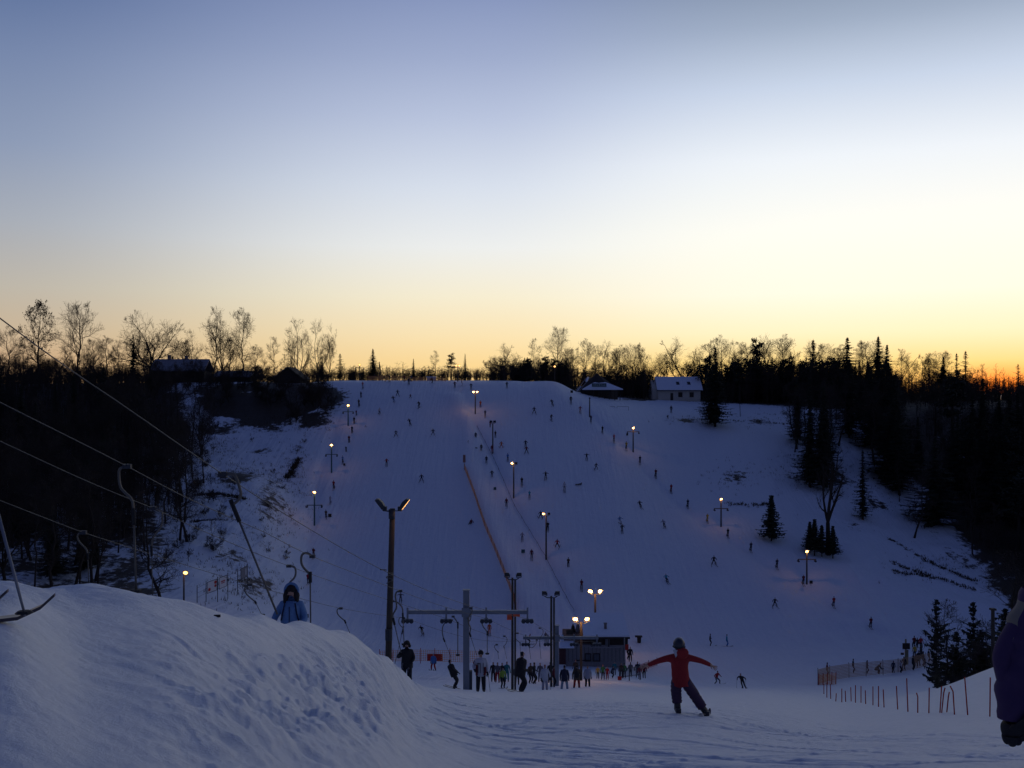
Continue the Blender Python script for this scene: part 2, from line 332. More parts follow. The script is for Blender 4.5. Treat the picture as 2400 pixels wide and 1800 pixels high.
    soil_shade = np.maximum(soil_shade, .12 * inb * ((X < 700) | (X > 1720)))
    for pix, v in (([(2085, 1264), (2170, 1312), (2240, 1345), (2288, 1362)], 1.0), ([(2088, 1318), (2150, 1340), (2210, 1358), (2283, 1381)], .9), ([(2095, 1340), (2190, 1352)], .8), ([(1700, 1180), (1760, 1184), (1800, 1182)], .7), ([(1855, 1020), (1885, 1026)], 1.), ([(460, 1160), (520, 1158), (560, 1170)], 1.), ([(690, 1090), (672, 1120)], 1.), ([(455, 1220), (540, 1222)], .8)):
        dist = seg_dist(x, y, world_line(pix, 60)); soil_shade = np.maximum(soil_shade, .42 * v * sm(1.1, .15, dist) * inb)
        z = z - .2 * np.exp(-(dist / .6) ** 2)
    soil_shade = np.maximum(soil_shade, sm(255, 275, R) * .8 * (y > 0))
    soil_shade = np.maximum(soil_shade, (np.abs(T) > .62) * sm(60, 90, R) * .9)
    soil_shade = soil_shade * (1 - blob(420, 1300, 60, 60, .0))
    n, m = x.shape
    co = np.empty((n * m, 3)); co[:, 0] = x.ravel(); co[:, 1] = y.ravel(); co[:, 2] = z.ravel()
    i = np.arange(n - 1)[:, None] * m + np.arange(m)[None, :]
    j = np.arange(n - 1)[:, None] * m + ((np.arange(m) + 1) % m)[None, :]
    q = np.stack([i, i + m, j + m, j], -1).reshape(-1, 4)
    me = bpy.data.meshes.new('snowy_ground'); me.vertices.add(n * m); me.vertices.foreach_set('co', co.ravel())
    me.loops.add(q.size); me.loops.foreach_set('vertex_index', q.ravel().astype(np.int32))
    me.polygons.add(len(q)); me.polygons.foreach_set('loop_start', np.arange(0, q.size, 4, dtype=np.int32)); me.polygons.foreach_set('loop_total', np.full(len(q), 4, dtype=np.int32))
    me.polygons.foreach_set('use_smooth', np.ones(len(q), dtype=bool))
    me.update(calc_edges=True); me.validate()
    at_ = me.attributes.new('soil_shade', 'FLOAT', 'POINT'); at_.data.foreach_set('value', soil_shade.ravel().astype(np.float32))
    # material
    m_ = bpy.data.materials.new('snow'); m_.use_nodes = True; N = m_.node_tree.nodes; L = m_.node_tree.links; b_ = N['Principled BSDF']
    tc = N.new('ShaderNodeNewGeometry')
    def noise(scale, det=5, vec=None, rough=.55):
        k = N.new('ShaderNodeTexNoise'); k.inputs['Scale'].default_value = scale; k.inputs['Detail'].default_value = det; k.inputs['Roughness'].default_value = rough
        L.new(vec or tc.outputs['Position'], k.inputs['Vector']); return k.outputs['Fac']
    def mp(sc, rot=0):
        k = N.new('ShaderNodeMapping'); k.inputs['Scale'].default_value = sc; k.inputs['Rotation'].default_value = (0, 0, rot); L.new(tc.outputs['Position'], k.inputs['Vector']); return k.outputs[0]
    n1 = noise(.9, 8, rough=.7); att = N.new('ShaderNodeAttribute'); att.attribute_name = 'soil_shade'
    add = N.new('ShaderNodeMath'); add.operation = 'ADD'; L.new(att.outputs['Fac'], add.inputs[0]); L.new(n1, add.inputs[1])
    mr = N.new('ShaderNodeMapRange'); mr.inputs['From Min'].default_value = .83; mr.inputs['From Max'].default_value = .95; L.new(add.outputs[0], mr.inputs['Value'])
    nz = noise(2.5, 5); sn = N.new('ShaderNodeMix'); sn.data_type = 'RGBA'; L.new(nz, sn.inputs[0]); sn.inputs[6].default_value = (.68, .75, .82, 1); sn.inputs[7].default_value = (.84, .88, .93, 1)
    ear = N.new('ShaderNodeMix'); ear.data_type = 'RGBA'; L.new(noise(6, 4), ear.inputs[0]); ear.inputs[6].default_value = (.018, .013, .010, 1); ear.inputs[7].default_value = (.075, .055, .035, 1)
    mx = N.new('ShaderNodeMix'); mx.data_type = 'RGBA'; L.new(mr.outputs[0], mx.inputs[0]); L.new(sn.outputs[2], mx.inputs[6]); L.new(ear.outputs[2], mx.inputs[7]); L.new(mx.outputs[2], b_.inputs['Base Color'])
    b_.inputs['Roughness'].default_value = .55; b_.inputs['Specular IOR Level'].default_value = .3
    # surface grain : fine crumbs, scraped streaks across the run
    st = noise(1, 5, mp((1.5, 4.5, 3), .25)); st2 = noise(1, 5, mp((2.2, 6, 3), -.35)); cr = noise(14, 8, rough=.75)
    s0 = N.new('ShaderNodeMath'); s0.operation = 'ADD'; L.new(st, s0.inputs[0]); L.new(st2, s0.inputs[1]); s1 = N.new('ShaderNodeMath'); s1.operation = 'MULTIPLY'; L.new(s0.outputs[0], s1.inputs[0]); s1.inputs[1].default_value = .35
    s2 = N.new('ShaderNodeMath'); s2.operation = 'MULTIPLY_ADD'; L.new(cr, s2.inputs[0]); s2.inputs[1].default_value = .9; L.new(s1.outputs[0], s2.inputs[2])
    bp = N.new('ShaderNodeBump'); bp.inputs['Strength'].default_value = .42; bp.inputs['Distance'].default_value = .07; L.new(s2.outputs[0], bp.inputs['Height'])
    # long ski and groomer tracks running down the fall line of both slopes
    t1 = noise(1, 4, mp((1.6, .07, .2), .10)); t2 = noise(1, 4, mp((1.1, .09, .2), -.28)); t3 = noise(.5, 6, rough=.6)
    a1 = N.new('ShaderNodeMath'); a1.operation = 'ADD'; L.new(t1, a1.inputs[0]); L.new(t2, a1.inputs[1]); a2 = N.new('ShaderNodeMath'); a2.operation = 'ADD'; L.new(a1.outputs[0], a2.inputs[0]); L.new(t3, a2.inputs[1])
    bq = N.new('ShaderNodeBump'); bq.inputs['Strength'].default_value = .5; bq.inputs['Distance'].default_value = .35; sx = N.new('ShaderNodeSeparateXYZ'); L.new(tc.outputs['Position'], sx.inputs[0]); fy = N.new('ShaderNodeMapRange'); fy.inputs['From Min'].default_value = 45; fy.inputs['From Max'].default_value = 100; fy.inputs['To Min'].default_value = .02; fy.inputs['To Max'].default_value = .5; L.new(sx.outputs[1], fy.inputs['Value']); L.new(fy.outputs[0], bq.inputs['Strength']); L.new(a2.outputs[0], bq.inputs['Height']); L.new(bp.outputs[0], bq.inputs['Normal']); L.new(bq.outputs[0], b_.inputs['Normal'])
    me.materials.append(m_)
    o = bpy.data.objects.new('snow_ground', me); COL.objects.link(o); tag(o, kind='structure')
    return o
GROUND = build_ground()
# ---------------------------------------------------------------- trees
M_BARK = mat('dark_bark', (.030, .023, .018), .9, scale=9, var=.4, bump=.4)
M_TWIG = mat('twigs', (.035, .026, .020), .9, scale=3, var=.3, bump=0)
M_NEEDLE = mat('spruce_needles', (.018, .026, .016), .9, scale=2, var=.5, bump=0)
M_DRYLEAF = mat('dry_leaves', (.05, .035, .02), .9, scale=3, var=.4, bump=0)
def perp(d, rnd):
    a = Vector((rnd.gauss(0, 1), rnd.gauss(0, 1), rnd.gauss(0, 1))); a -= d * a.dot(d)
    return a.normalized()
def bare_tree(seed, H=15., fork=.25, mains=4, spread=.6, up=.35, r0=.22, dens=1.0, leaves=0, lev=4, crownw=1.0, central=False, twist=.18, rx=None):
    """a leafless broadleaf tree : returns the trunk mesh and the crown mesh"""
    rnd = random.Random(seed); tr = MB(); cr = MB(); L1 = H * (1 - fork)
    env = rx or H * .3; ec = H * (.5 + fork * .45); eh = H - ec
    def grow(p, d, ln, r, lv):
        e = p + d * ln; q2 = math.hypot(e.x, e.y) / env, (e.z - ec) / (eh if e.z > ec else (ec - H * fork * .5) * 1.1); m_ = math.hypot(*q2)
        if m_ > 1: ln *= max(.28, 1.25 - .25 * m_ ** 3) if m_ < 1.6 else .4
        n = 4 if lv <= 2 else 3
        pts = [p.copy()]; rad = [r]; q = p.copy(); dd = d.copy()
        for i in range(n):
            dd = (dd + perp(dd, rnd) * twist * (1 + .3 * lv) + Vector((0, 0, up * .33))).normalized(); q = q + dd * ln / n
            pts.append(q.copy()); rad.append(max(.014, r * (1 - .72 * (i + 1) / n)))
        sides = {1: 6, 2: 5, 3: 4}.get(lv, 3)
        cr.tube(pts, rad, n=sides, mi=0 if lv < 3 else 1, caps=False)
        if lv >= lev:
            if leaves:
                for _ in range(leaves):
                    c = pts[rnd.randint(1, n)] + Vector((rnd.gauss(0, .18), rnd.gauss(0, .18), rnd.gauss(0, .18))); s = rnd.uniform(.09, .2)
                    a = perp(Vector((0, 0, 1)), rnd) * s; b = perp(a.normalized(), rnd) * s
                    cr._add([c - a, c + b, c + a, c - b], [(0, 1, 2, 3)], 2)
            return
        k = int(round({1: 9, 2: 8, 3: 6}.get(lv, 4) * dens))
        for j in range(k):
            t = rnd.uniform(.22, 1.0); i = min(n - 1, int(t * n)); f = t * n - i
            b = pts[i].lerp(pts[i + 1], f); ax = (pts[i + 1] - pts[i]).normalized()
            nd = (ax * rnd.uniform(.5, 1.0) + perp(ax, rnd) * rnd.uniform(.55, .95) + Vector((0, 0, .1))).normalized()
            grow(b, nd, ln * (rnd.uniform(.34, .62) if lv < 3 else rnd.uniform(.55, .95)) * (1.15 - .4 * t), max(.017, rad[i] * .55), lv + 1)
    top = Vector((rnd.gauss(0, .02) * H, rnd.gauss(0, .02) * H, H * fork))
    tr.tube([(0, 0, -.8), (0, 0, H * .02), (top.x * .4, top.y * .4, H * fork * .5), top], [r0 * 1.5, r0 * 1.2, r0, r0 * .85], n=8, caps=False)
    if central:
        pts = [top]; q = top.copy(); m = 9
        for i in range(m): q = q + Vector((rnd.gauss(0, .015) * H, rnd.gauss(0, .015) * H, L1 / m)); pts.append(q.copy())
        tr.tube(pts, [r0 * .85 * (1 - i / (m + .4)) + .012 for i in range(m + 1)], n=6, caps=False)
        for j in range(int(26 * dens)):
            t = (j + rnd.random()) / (26 * dens); i = min(m - 1, int(t * m)); b = pts[i].lerp(pts[i + 1], t * m - i)
            a = rnd.uniform(0, 6.28); el = rnd.uniform(.35, .9)
            w = math.sin(math.pi * (.12 + .83 * t)) ** .7
            grow(b, Vector((math.cos(a) * crownw, math.sin(a) * crownw, el)).normalized(), L1 * spread * .68 * w * rnd.uniform(.7, 1.1), r0 * .4 * (1.1 - t), 2)
    else:
        for j in range(mains):
            a = 2 * math.pi * (j + rnd.uniform(-.3, .3)) / mains; s = spread * rnd.uniform(.7, 1.15)
            if j == 0: s *= .25
            grow(top, Vector((math.cos(a) * s * crownw, math.sin(a) * s * crownw, 1 - .45 * s)).normalized(), L1 * rnd.uniform(.78, 1.0) * (1 if j == 0 else .93), r0 * .62, 1)
    return tr.mesh('trunk', M_BARK, True), cr.mesh('crown', [M_BARK, M_TWIG, M_DRYLEAF])
def spruce(seed, H=16., R=2.8, bottom=.08, gap=.5, dens=1.0, droop=.35, r0=.2, power=.9, irr=.2):
    rnd = random.Random(seed); tr = MB(); cr = MB()
    tr.tube([(0, 0, -.8), (0, 0, .3), (0, 0, H * .5), (0, 0, H)], [r0 * 1.4, r0, r0 * .6, .02], n=7, caps=False)
    z = H * bottom
    while z < H * .985:
        t = (z - H * bottom) / (H * (1 - bottom)); ln0 = R * (1 - t) ** power * (1 if t > .12 else .75 + 2 * t)
        nb = max(4, int((9 if t < .7 else 6) * dens))
        for k in range(nb):
            a = 2 * math.pi * (k + rnd.random()) / nb; ln = ln0 * rnd.uniform(1 - irr * 1.6, 1 + irr); zz = z + rnd.uniform(-.5, .5) * gap * .8
            h = Vector((math.cos(a), math.sin(a), 0)); sd_ = Vector((-h.y, h.x, 0))
            n = 4; pts = []
            for i in range(n + 1):
                s = i / n; pts.append(h * ln * s + Vector((0, 0, min(zz, H * .99) - droop * ln * s * (1.3 - .55 * s) + .10 * ln * s ** 3)))
            for i in range(n):
                w = (.16 + .20 * ln) * (1 - .75 * (i + .5) / n) * rnd.uniform(.7, 1.2)
                p, q = pts[i], pts[i + 1]
                tipd = (q - p) * .35
                for sg in (-1, 1):
                    e1 = p + sd_ * sg * w + Vector((0, 0, -.35 * w * rnd.random())) + tipd; e2 = q + sd_ * sg * w * .7 + Vector((0, 0, -.4 * w * rnd.random())) + tipd
                    cr._add([p, q, e2, e1], [(0, 1, 2, 3)], 0)
                # hanging twigs
                for _ in range(2):
                    c = p.lerp(q, rnd.random()) + sd_ * rnd.uniform(-w, w); l = rnd.uniform(.12, .4) * (.5 + .3 * ln)
                    dv = sd_ * rnd.uniform(.05, .14) + h * rnd.uniform(-.08, .08)
                    cr._add([c - dv, c + dv, c + Vector((rnd.gauss(0, .05), rnd.gauss(0, .05), -l))], [(0, 1, 2)], 0)
        z += gap * rnd.uniform(.75, 1.2) * (1 if t < .8 else .6)
    return tr.mesh('trunk', M_BARK, True), cr.mesh('crown', [M_NEEDLE])
def pine(seed, H=15., r0=.25):
    rnd = random.Random(seed); tr = MB(); cr = MB()
    tr.tube([(0, 0, -.8), (0, 0, H * .5), (.2, .1, H * .95)], [r0 * 1.2, r0 * .8, .05], n=7, caps=False)
    for k in range(34):
        t = rnd.uniform(.42, 1); a = rnd.uniform(0, 6.28); ln = rnd.uniform(.8, 2.4) * (1.25 - .8 * (t - .4))
        b = Vector((.15 * t, .1 * t, H * t)); e = b + Vector((math.cos(a) * ln, math.sin(a) * ln, rnd.uniform(.0, .8)))
        cr.tube([b, b.lerp(e, .5) + Vector((0, 0, -.1)), e], [.06, .04, .02], n=4, mi=1, caps=False)
        for _ in range(46):
            c = b.lerp(e, rnd.uniform(.35, 1.1)) + Vector((rnd.gauss(0, .38), rnd.gauss(0, .38), rnd.gauss(.1, .26))); s = rnd.uniform(.12, .26)
            u = perp(Vector((0, 0, 1)), rnd) * s; v = perp(u.normalized(), rnd) * s
            cr._add([c - u, c + v, c + u, c - v], [(0, 1, 2, 3)], 0)
    return tr.mesh('trunk', M_BARK, True), cr.mesh('crown', [M_NEEDLE, M_BARK])
PT = {
 'oak': (bare_tree(1, 15, .20, 7, .95, .20, .30, 1.0, lev=4, twist=.20, rx=7.2), 15),
 'oak2': (bare_tree(2, 15, .22, 6, .75, .25, .26, .95, lev=4, twist=.20, rx=5.6), 15),
 'leafy': (bare_tree(3, 16, .20, 5, .62, .32, .26, .95, leaves=1, lev=4, central=True, rx=4.4), 16),
 'oval': (bare_tree(4, 16, .18, 5, .85, .28, .26, 1.05, lev=4, central=True, rx=5.6), 16),
 'oval2': (bare_tree(14, 16, .24, 5, .65, .32, .22, .95, lev=4, central=True, rx=4.2), 16),
 'tall': (bare_tree(5, 16, .16, 5, .45, .32, .2, .9, lev=4, central=True, rx=3.6), 16),
 'tall2': (bare_tree(6, 16, .14, 5, .36, .38, .2, .85, lev=4, rx=3.6), 16),
 'vase': (bare_tree(7, 16, .07, 5, .45, .36, .24, .85, lev=4, rx=5), 16),
 'vase2': (bare_tree(8, 16, .07, 4, .40, .36, .24, .85, leaves=0, lev=4, rx=4.4), 16),
 'birch': (bare_tree(9, 15, .22, 4, .5, .25, .15, .9, lev=4, central=True, rx=3.2), 15),
 'thin': (bare_tree(10, 13, .35, 3, .3, .45, .12, .7, lev=3, central=True), 13),
 'bush': (bare_tree(11, 6, .05, 8, .75, .25, .07, .8, lev=3), 6),
 'bush2': (bare_tree(12, 5, .05, 9, .95, .15, .06, .9, lev=3), 5),
 'spruce': (spruce(20, 16, 3.6), 16), 'spruce2': (spruce(21, 16, 3.1, dens=.9, irr=.35), 16),
 'wide': (spruce(22, 14, 4.3, gap=.62, irr=.28, droop=.28), 14),
 'thinspruce': (spruce(23, 15, 1.7, gap=.42, dens=.9, irr=.5), 15),
 'sparse': (spruce(24, 15, 2.3, gap=.55, dens=.75, irr=.6, droop=.15, power=.75), 15),
 'young': (spruce(25, 5, 1.35, bottom=.12, gap=.26, r0=.06), 5),
 'fork': (bare_tree(41, 16, .26, 4, .34, .42, .42, .55, lev=4, rx=3.4, twist=.12), 16), 'pine': (pine(30), 15), 'loose': (spruce(26, 7, 1.9, bottom=.06, gap=.34, dens=.7, irr=.75, droop=-.18, r0=.06, power=.62), 7), 'loose2': (spruce(27, 7, 1.5, bottom=.1, gap=.36, dens=.6, irr=.9, droop=-.3, r0=.06, power=.7), 7),
}
def tree(kind, loc, h, label, group=None, w=1.0, rz=None, name=None, cat='tree', lean=0.0):
    (mt, mc), H0 = PT[kind]
    name = name or {'loose': 'young_spruce', 'loose2': 'young_spruce', 'spruce': 'spruce_tree', 'spruce2': 'spruce_tree', 'wide': 'spruce_tree', 'thinspruce': 'spruce_tree', 'sparse': 'spruce_tree', 'young': 'young_spruce', 'pine': 'pine_tree', 'bush': 'bare_bush', 'bush2': 'bare_bush'}.get(kind, 'bare_tree')
    r = empty(name, loc, label, cat, group, rz if rz is not None else random.uniform(0, 6.28))
    s = h / H0; r.scale = (s * w, s * w, s); r.rotation_euler[1] = lean
    link_copy(mt, 'trunk', r); link_copy(mc, 'crown', r); return r
TR = random.Random(77); random.seed(4)
def put(kind, X, Ytop, Yb, label, d=None, group=None, w=1.0, lean=0.0, dmin=60, cat='tree', name=None):
    if d is None: p = hit(X, Yb, dmin); d = p.y
    else: x = (X - CX) / F * d; p = Vector((x, d, ground(x, d)))
    ztop = -(Ytop - HY) / F * d
    return tree(kind, p, max(1.0, ztop - p.z), label, group, w, lean=lean, cat=cat, name=name)
G_SK = 'lone trees on the skyline'
for a in [
 ('leafy', 95, 716, 258, 'bare tree with clinging dry leaves, leftmost tall crown on the left skyline', .8),
 ('oval', 183, 718, 262, 'tall oval bare tree, second crown from the left edge on the skyline', .85),
 ('spruce2', 312, 782, 256, 'dark narrow spruce left of the broad bare oak on the skyline', 1.1),
 ('oak', 355, 732, 262, 'broad spreading bare oak behind the dark snow roofed house', .95),
 ('vase', 452, 775, 275, 'small forked bare tree right of the dark house on the skyline', .85),
 ('tall', 496, 727, 262, 'slim bare tree, leftmost of three tall ones right of the dark house', .9),
 ('tall2', 524, 726, 266, 'slim bare tree, middle of three tall ones right of the dark house', .9),
 ('oval2', 568, 730, 262, 'slim bare tree, rightmost of three tall ones right of the dark house', .85),
 ('birch', 640, 793, 272, 'small bare birch left of the dark gabled barn', .9),
 ('vase', 703, 750, 262, 'many stemmed bare tree rising right behind the dark gabled barn', .8),
 ('vase2', 745, 752, 258, 'leaning forked bare tree with leafy tips right of the gabled barn', .75),
 ('tall2', 770, 765, 268, 'thin upright bare tree right of the leaning forked one', .6),
 ('spruce', 755, 832, 262, 'short dark spruce under the leaning bare tree right of the barn', 1.),
 ('sparse', 797, 828, 268, 'loose bushy conifer just left of the top lift pylon', 1.9),
 ('spruce', 874, 816, 262, 'dark pointed spruce standing alone right of the top lift pylon', 1.4),
 ('spruce2', 969, 840, 266, 'small dark spruce above the orange fence on the slope top', 1.1),
 ('birch', 1019, 824, 275, 'faint bare birch above the white kiosk on the crest', .9),
 ('pine', 1057, 828, 268, 'flat topped pine beside the twin lamp on the crest', 1.1),
 ('spruce2', 1090, 828, 270, 'narrow spruce right of the twin lamp on the crest', .8),
 ('oak2', 1168, 804, 270, 'broad bare crown standing above the middle of the crest', 1.15),
 ('birch', 1253, 797, 280, 'pale thin bare tree left of the tallest crest tree', .9),
 ('oval', 1309, 774, 270, 'tallest bare tree on the middle skyline left of the snowy pavilion', .8),
 ('oval2', 1374, 800, 276, 'bare tree above and left of the pyramid roofed pavilion', .75),
 ('oak2', 1416, 800, 272, 'round bare crown directly above the pyramid roofed pavilion', .9),
 ('oval', 1486, 812, 280, 'pale bare crown between the pavilion and the white house', .9),
 ('oak', 1525, 822, 285, 'low round bare crown left of the gap beside the white house', .85),
 ('oak2', 1608, 792, 285, 'fan shaped bare tree behind the roof of the white house', 1.0),
 ('oval2', 1688, 793, 290, 'bare tree, taller of two right of the white house', .8),
 ('vase', 1708, 802, 286, 'bare tree, lower of two right of the white house', .8),
 ('pine', 1773, 793, 280, 'dark rounded pine on the skyline left of the bare broom shaped crown', .95),
 ('oak2', 1813, 784, 290, 'bare broom shaped crown right of the dark rounded pine', .85),
 ('oak2', 1877, 800, 292, 'low bare crown left of the thin topped spruce', .9),
 ('sparse', 1906, 794, 276, 'thin topped spruce poking above bare crowns on the right skyline', 1.7),
 ('wide', 1986, 790, 276, 'broad triangular spruce on the right skyline', 1.5),
 ('spruce', 2058, 786, 276, 'tallest pointed spruce of the pair on the right skyline', 1.35),
 ('spruce2', 2079, 806, 279, 'lower spruce of the pair on the right skyline', 1.5),
 ('birch', 2112, 822, 285, 'thin bare tree just right of the spruce pair', .8),
 ('oak2', 2192, 828, 285, 'fuzzy bare crown right of the dip in the right skyline', .8),
 ('spruce', 2211, 834, 276, 'dark spruce half hidden in the fuzzy bare crown', 1.6),
 ('sparse', 2242, 826, 276, 'ragged thin spruce, left one of two before the sunset', 1.2),
 ('sparse', 2263, 821, 276, 'ragged thin spruce, right one of two before the sunset', 1.4),
 ('birch', 2303, 856, 276, 'thin bare tree left of the red sunset glow', .7),
 ('thin', 2335, 852, 276, 'thin bare trunk straight in front of the red sunset glow', .8),
 ('thin', 2349, 862, 282, 'slender bare tree right of the red sunset glow', .9),
 ('sparse', 2386, 852, 276, 'ragged spruce at the right edge of the sunset', 1.4),
 ]:
    k, X, Yt, d, lab, w = a; put(k, X, Yt, None, lab, d=d, w=w)
# middle distance trees
put('spruce', 1664, 826, 990, 'tall dark conifer with bare lower trunk, left of a pair right of the white house', w=.8)
put('spruce', 1676, 812, 1000, 'tall dark conifer, right of the pair beside the white house', w=1.1)
put('thin', 1735, 905, 976, 'thin bare trunk standing alone on the snow right of the white house')
put('spruce2', 1898, 880, 1140, 'large dark spruce at the left front of the right hand wood', w=.85)
put('spruce', 1930, 900, 1150, 'large dark spruce behind the forked bare tree', w=.95)
put('fork', 1941, 1035, 1291, 'big forked bare tree in front of the dark spruces on the right slope', w=.8)
put('thinspruce', 2022, 1052, 1221, 'slim ragged spruce with bare foot, alone right of the forked tree', w=1.25)
put('young', 1808, 1160, 1266, 'young spruce standing alone on the open snow left of the forked tree', w=1.25)
for X, t, b, l in ((1898, 1222, 1288, 'young spruce, leftmost of the cluster by the forked tree'), (1909, 1216, 1294, 'young spruce, tallest of the cluster by the forked tree'), (1926, 1230, 1298, 'young spruce touching the left of the forked trunk'), (1952, 1232, 1302, 'young spruce just right of the forked trunk')):
    put('young', X, t, b, l, w=1.3)
for X, t, b, k, l in ((2195, 1405, 1610, 'loose2', 'loose young spruce, leftmost of the dark clump behind the red poles'), (2214, 1415, 1612, 'birch', 'thin bare sapling among the young spruces behind the red poles'), (2242, 1480, 1605, 'loose', 'low dark bushy spruce in the middle of the clump behind the red poles'), (2262, 1490, 1606, 'bush', 'leafless bush in the middle of the clump behind the red poles'), (2281, 1410, 1604, 'loose2', 'tall loose spruce right in the clump behind the red poles'),
        (2300, 1475, 1602, 'loose', 'dark spruce right of the tall loose one behind the red poles'), (2312, 1460, 1600, 'birch', 'small bare sapling left of the bare dark post'), (2355, 1425, 1600, 'loose', 'dense dark spruce right of the bare dark post'), (2378, 1300, 1600, 'birch', 'bare sapling beside the gloved skier at the right edge'), (2365, 1480, 1602, 'loose', 'low spruce beside the gloved skier at the right edge')):
    put(k, X, t, None, l, d=66 + (X % 7), w=1.25 if k == 'loose' else 1.3 if k in ('birch', 'bush') else .85)
for X, t, l in ((2228, 1500, 'low leafless bush, left of two at the foot of the clump behind the red poles'), (2292, 1510, 'low leafless bush, right of two at the foot of the clump behind the red poles')): put('bush', X, t, None, l, d=64, w=1.5, cat='bush')
put('sparse', 2197, 1560, None, 'small half buried spruce top poking over the bank by the poles', d=44, w=1.5)
# woods : many look-alikes
def where(X, d):
    Y = HY - ground((X - CX) / F * d, d) / d * F
    if d > 250: return '' if X < 780 else (', above the left part of the slope' if X < 1180 else ', near the pavilion' if X < 1540 else ', right of the white house' if X < 1900 else ', above the dense right wood' if X < 2250 else ', towards the sunset')
    if 480 < X < 800 or False: return ''
    v = ', high up' if Y < 1000 else ', halfway down' if Y < 1180 else ', near the foot'
    if X < 480: return v + (' at the left edge' if X < 110 else ' behind the tow cables' if X < 300 else ' beside the open snow')
    return v + (' next to the open snow' if X < 2120 else ' towards the right edge')
def scatter(n, fn, kinds, hr, label, group, seed, wr=(.8, 1.15), cat='tree'):
    r = random.Random(seed); k = 0; tries = 0
    while k < n and tries < 20000:
        tries += 1
        X = r.uniform(*fn[0]); d = r.uniform(*fn[1]) 
        if not fn[2](X, d): continue
        if 1355 < X < 1475 and 235 < d < 262 or 1530 < X < 1655 and 240 < d < 274: continue
        x = (X - CX) / F * d; z = ground(x, d)
        h_ = r.uniform(*hr) * (fn[3](X, d) if len(fn) > 3 else 1)
        cap = float(np.interp(X, [-250, 60, 120, 480, 500, 780, 800, 1150, 1200, 1480, 1540, 1560, 1585, 1640, 1880, 2060, 2120, 2180, 2280, 2330, 2600], [765, 780, 822, 836, 846, 846, 862, 862, 836, 828, 850, 866, 850, 832, 832, 836, 858, 860, 862, 905, 898])) + r.uniform(0, 16)
        h_ = min(h_, -(cap - HY) / F * d - z)
        if h_ < 1.6: continue
        kd = r.choice(kinds)
        tree(kd, (x, d, z), h_, label + where(X, d), group, r.uniform(*wr), rz=r.uniform(0, 6.28), cat=cat); k += 1
def where_stub(): pass
def Yof(X, d): return HY - ground((X - CX) / F * d, d) / d * F
GL = 'bare trees of the shaded wood on the left'
scatter(98, ((-150, 490), (104, 246), lambda X, d: X < 455 - 35 * math.sin(d * .3) and not (X > 380 and d < 140) and not (X < 200 and d > 190)), ['tall', 'tall2', 'birch', 'thin', 'oval2'], (10, 16), 'bare trunk in the shaded left wood', GL, 1)
scatter(44, ((-230, 380), (120, 244), lambda X, d: True), ['spruce', 'spruce2', 'wide'], (7, 12), 'dark conifer in the shaded left wood', 'conifers of the shaded wood on the left', 2)
scatter(26, ((-200, 760), (246, 258), lambda X, d: True), ['bush', 'bush2'], (4, 7.0), 'low bare tree in the thicket along the left skyline', 'thicket along the left skyline', 3)
scatter(34, ((-200, 770), (259, 288), lambda X, d: True, lambda X, d: 1.0), ['oval2', 'oak2', 'birch', 'oak'], (5.5, 10), 'low bare tree on the left skyline behind the thicket', 'low trees on the left skyline', 33, (.9, 1.3))
scatter(70, ((482, 780), (222, 247), lambda X, d: 900 < Yof(X, d) < 1010 and X < 800 - (Yof(X, d) - 900) * .45 and (Yof(X, d) < 960 or X > 640)), ['birch', 'bush', 'tall2', 'bush2', 'bush'], (5, 9), 'bare sapling on the dark wooded bank left of the slope top', 'saplings on the wooded bank', 4)
GR = 'trees of the shaded wood on the right'
inR = lambda X, d: X > 1915 + (Yof(X, d) - 960) * .95 and Yof(X, d) > 930
scatter(75, ((1880, 2620), (160, 262), inR), ['spruce', 'spruce2', 'wide', 'pine'], (12, 19), 'dark spruce in the dense right wood', 'spruces of the dense wood on the right', 5, (1.0, 1.35))
scatter(34, ((1850, 2450), (165, 270), lambda X, d: X > 1880 + (Yof(X, d) - 960) * .86), ['tall', 'thin', 'birch', 'oval2'], (10, 16), 'bare trunk in the dense right wood', GR, 6)
def skyh(X, d): return float(np.interp(X, [790, 1100, 1200, 1340, 1480, 1530, 1560, 1600, 1640, 1750, 1850, 2000, 2110, 2160, 2250, 2330, 2600], [.45, .55, .78, .95, 1.0, .9, .55, .7, .95, 1.2, 1.2, 1.15, 1.1, .78, 1.0, .62, .75]))
scatter(62, ((780, 2300), (274, 310), lambda X, d: not (1545 < X < 1575 and TR.random() < .85), skyh), ['oval2', 'birch', 'oak2', 'oval'], (6.8, 10), 'bare tree in the wood line behind the crest', 'wood line behind the crest', 7, (.9, 1.2))
scatter(60, ((1180, 2600), (268, 300), lambda X, d: not 1535 < X < 1585, skyh), ['spruce', 'spruce2', 'wide', 'pine'], (5.5, 9), 'dark conifer in the wood line behind the crest', 'conifers in the wood line behind the crest', 8)
scatter(22, ((795, 2400), (262, 270), lambda X, d: not 1335 < X < 1660), ['bush', 'bush2'], (3.0, 4.6), 'leafless bush along the crest behind the slope', 'bushes along the crest', 9, cat='bush')
scatter(60, ((1655, 2050), (263, 284), lambda X, d: True), ['spruce', 'spruce2', 'pine', 'oak2', 'wide', 'wide'], (9, 13), 'dark tree in the thick wood line', 'thick wood line right of the white house', 71, (1.0, 1.4))
scatter(12, ((1862, 1955), (208, 236), lambda X, d: True), ['spruce2', 'tall', 'spruce', 'birch'], (9, 15), 'dark tree of the right slope clump', 'clump standing out on the right slope', 72)
scatter(26, ((1210, 1530), (264, 276), lambda X, d: not 1330 < X < 1475), ['spruce', 'oak2', 'wide', 'pine'], (6, 9), 'dark tree crowding behind the crest', 'crowded wood behind the crest', 73, (1.1, 1.5))
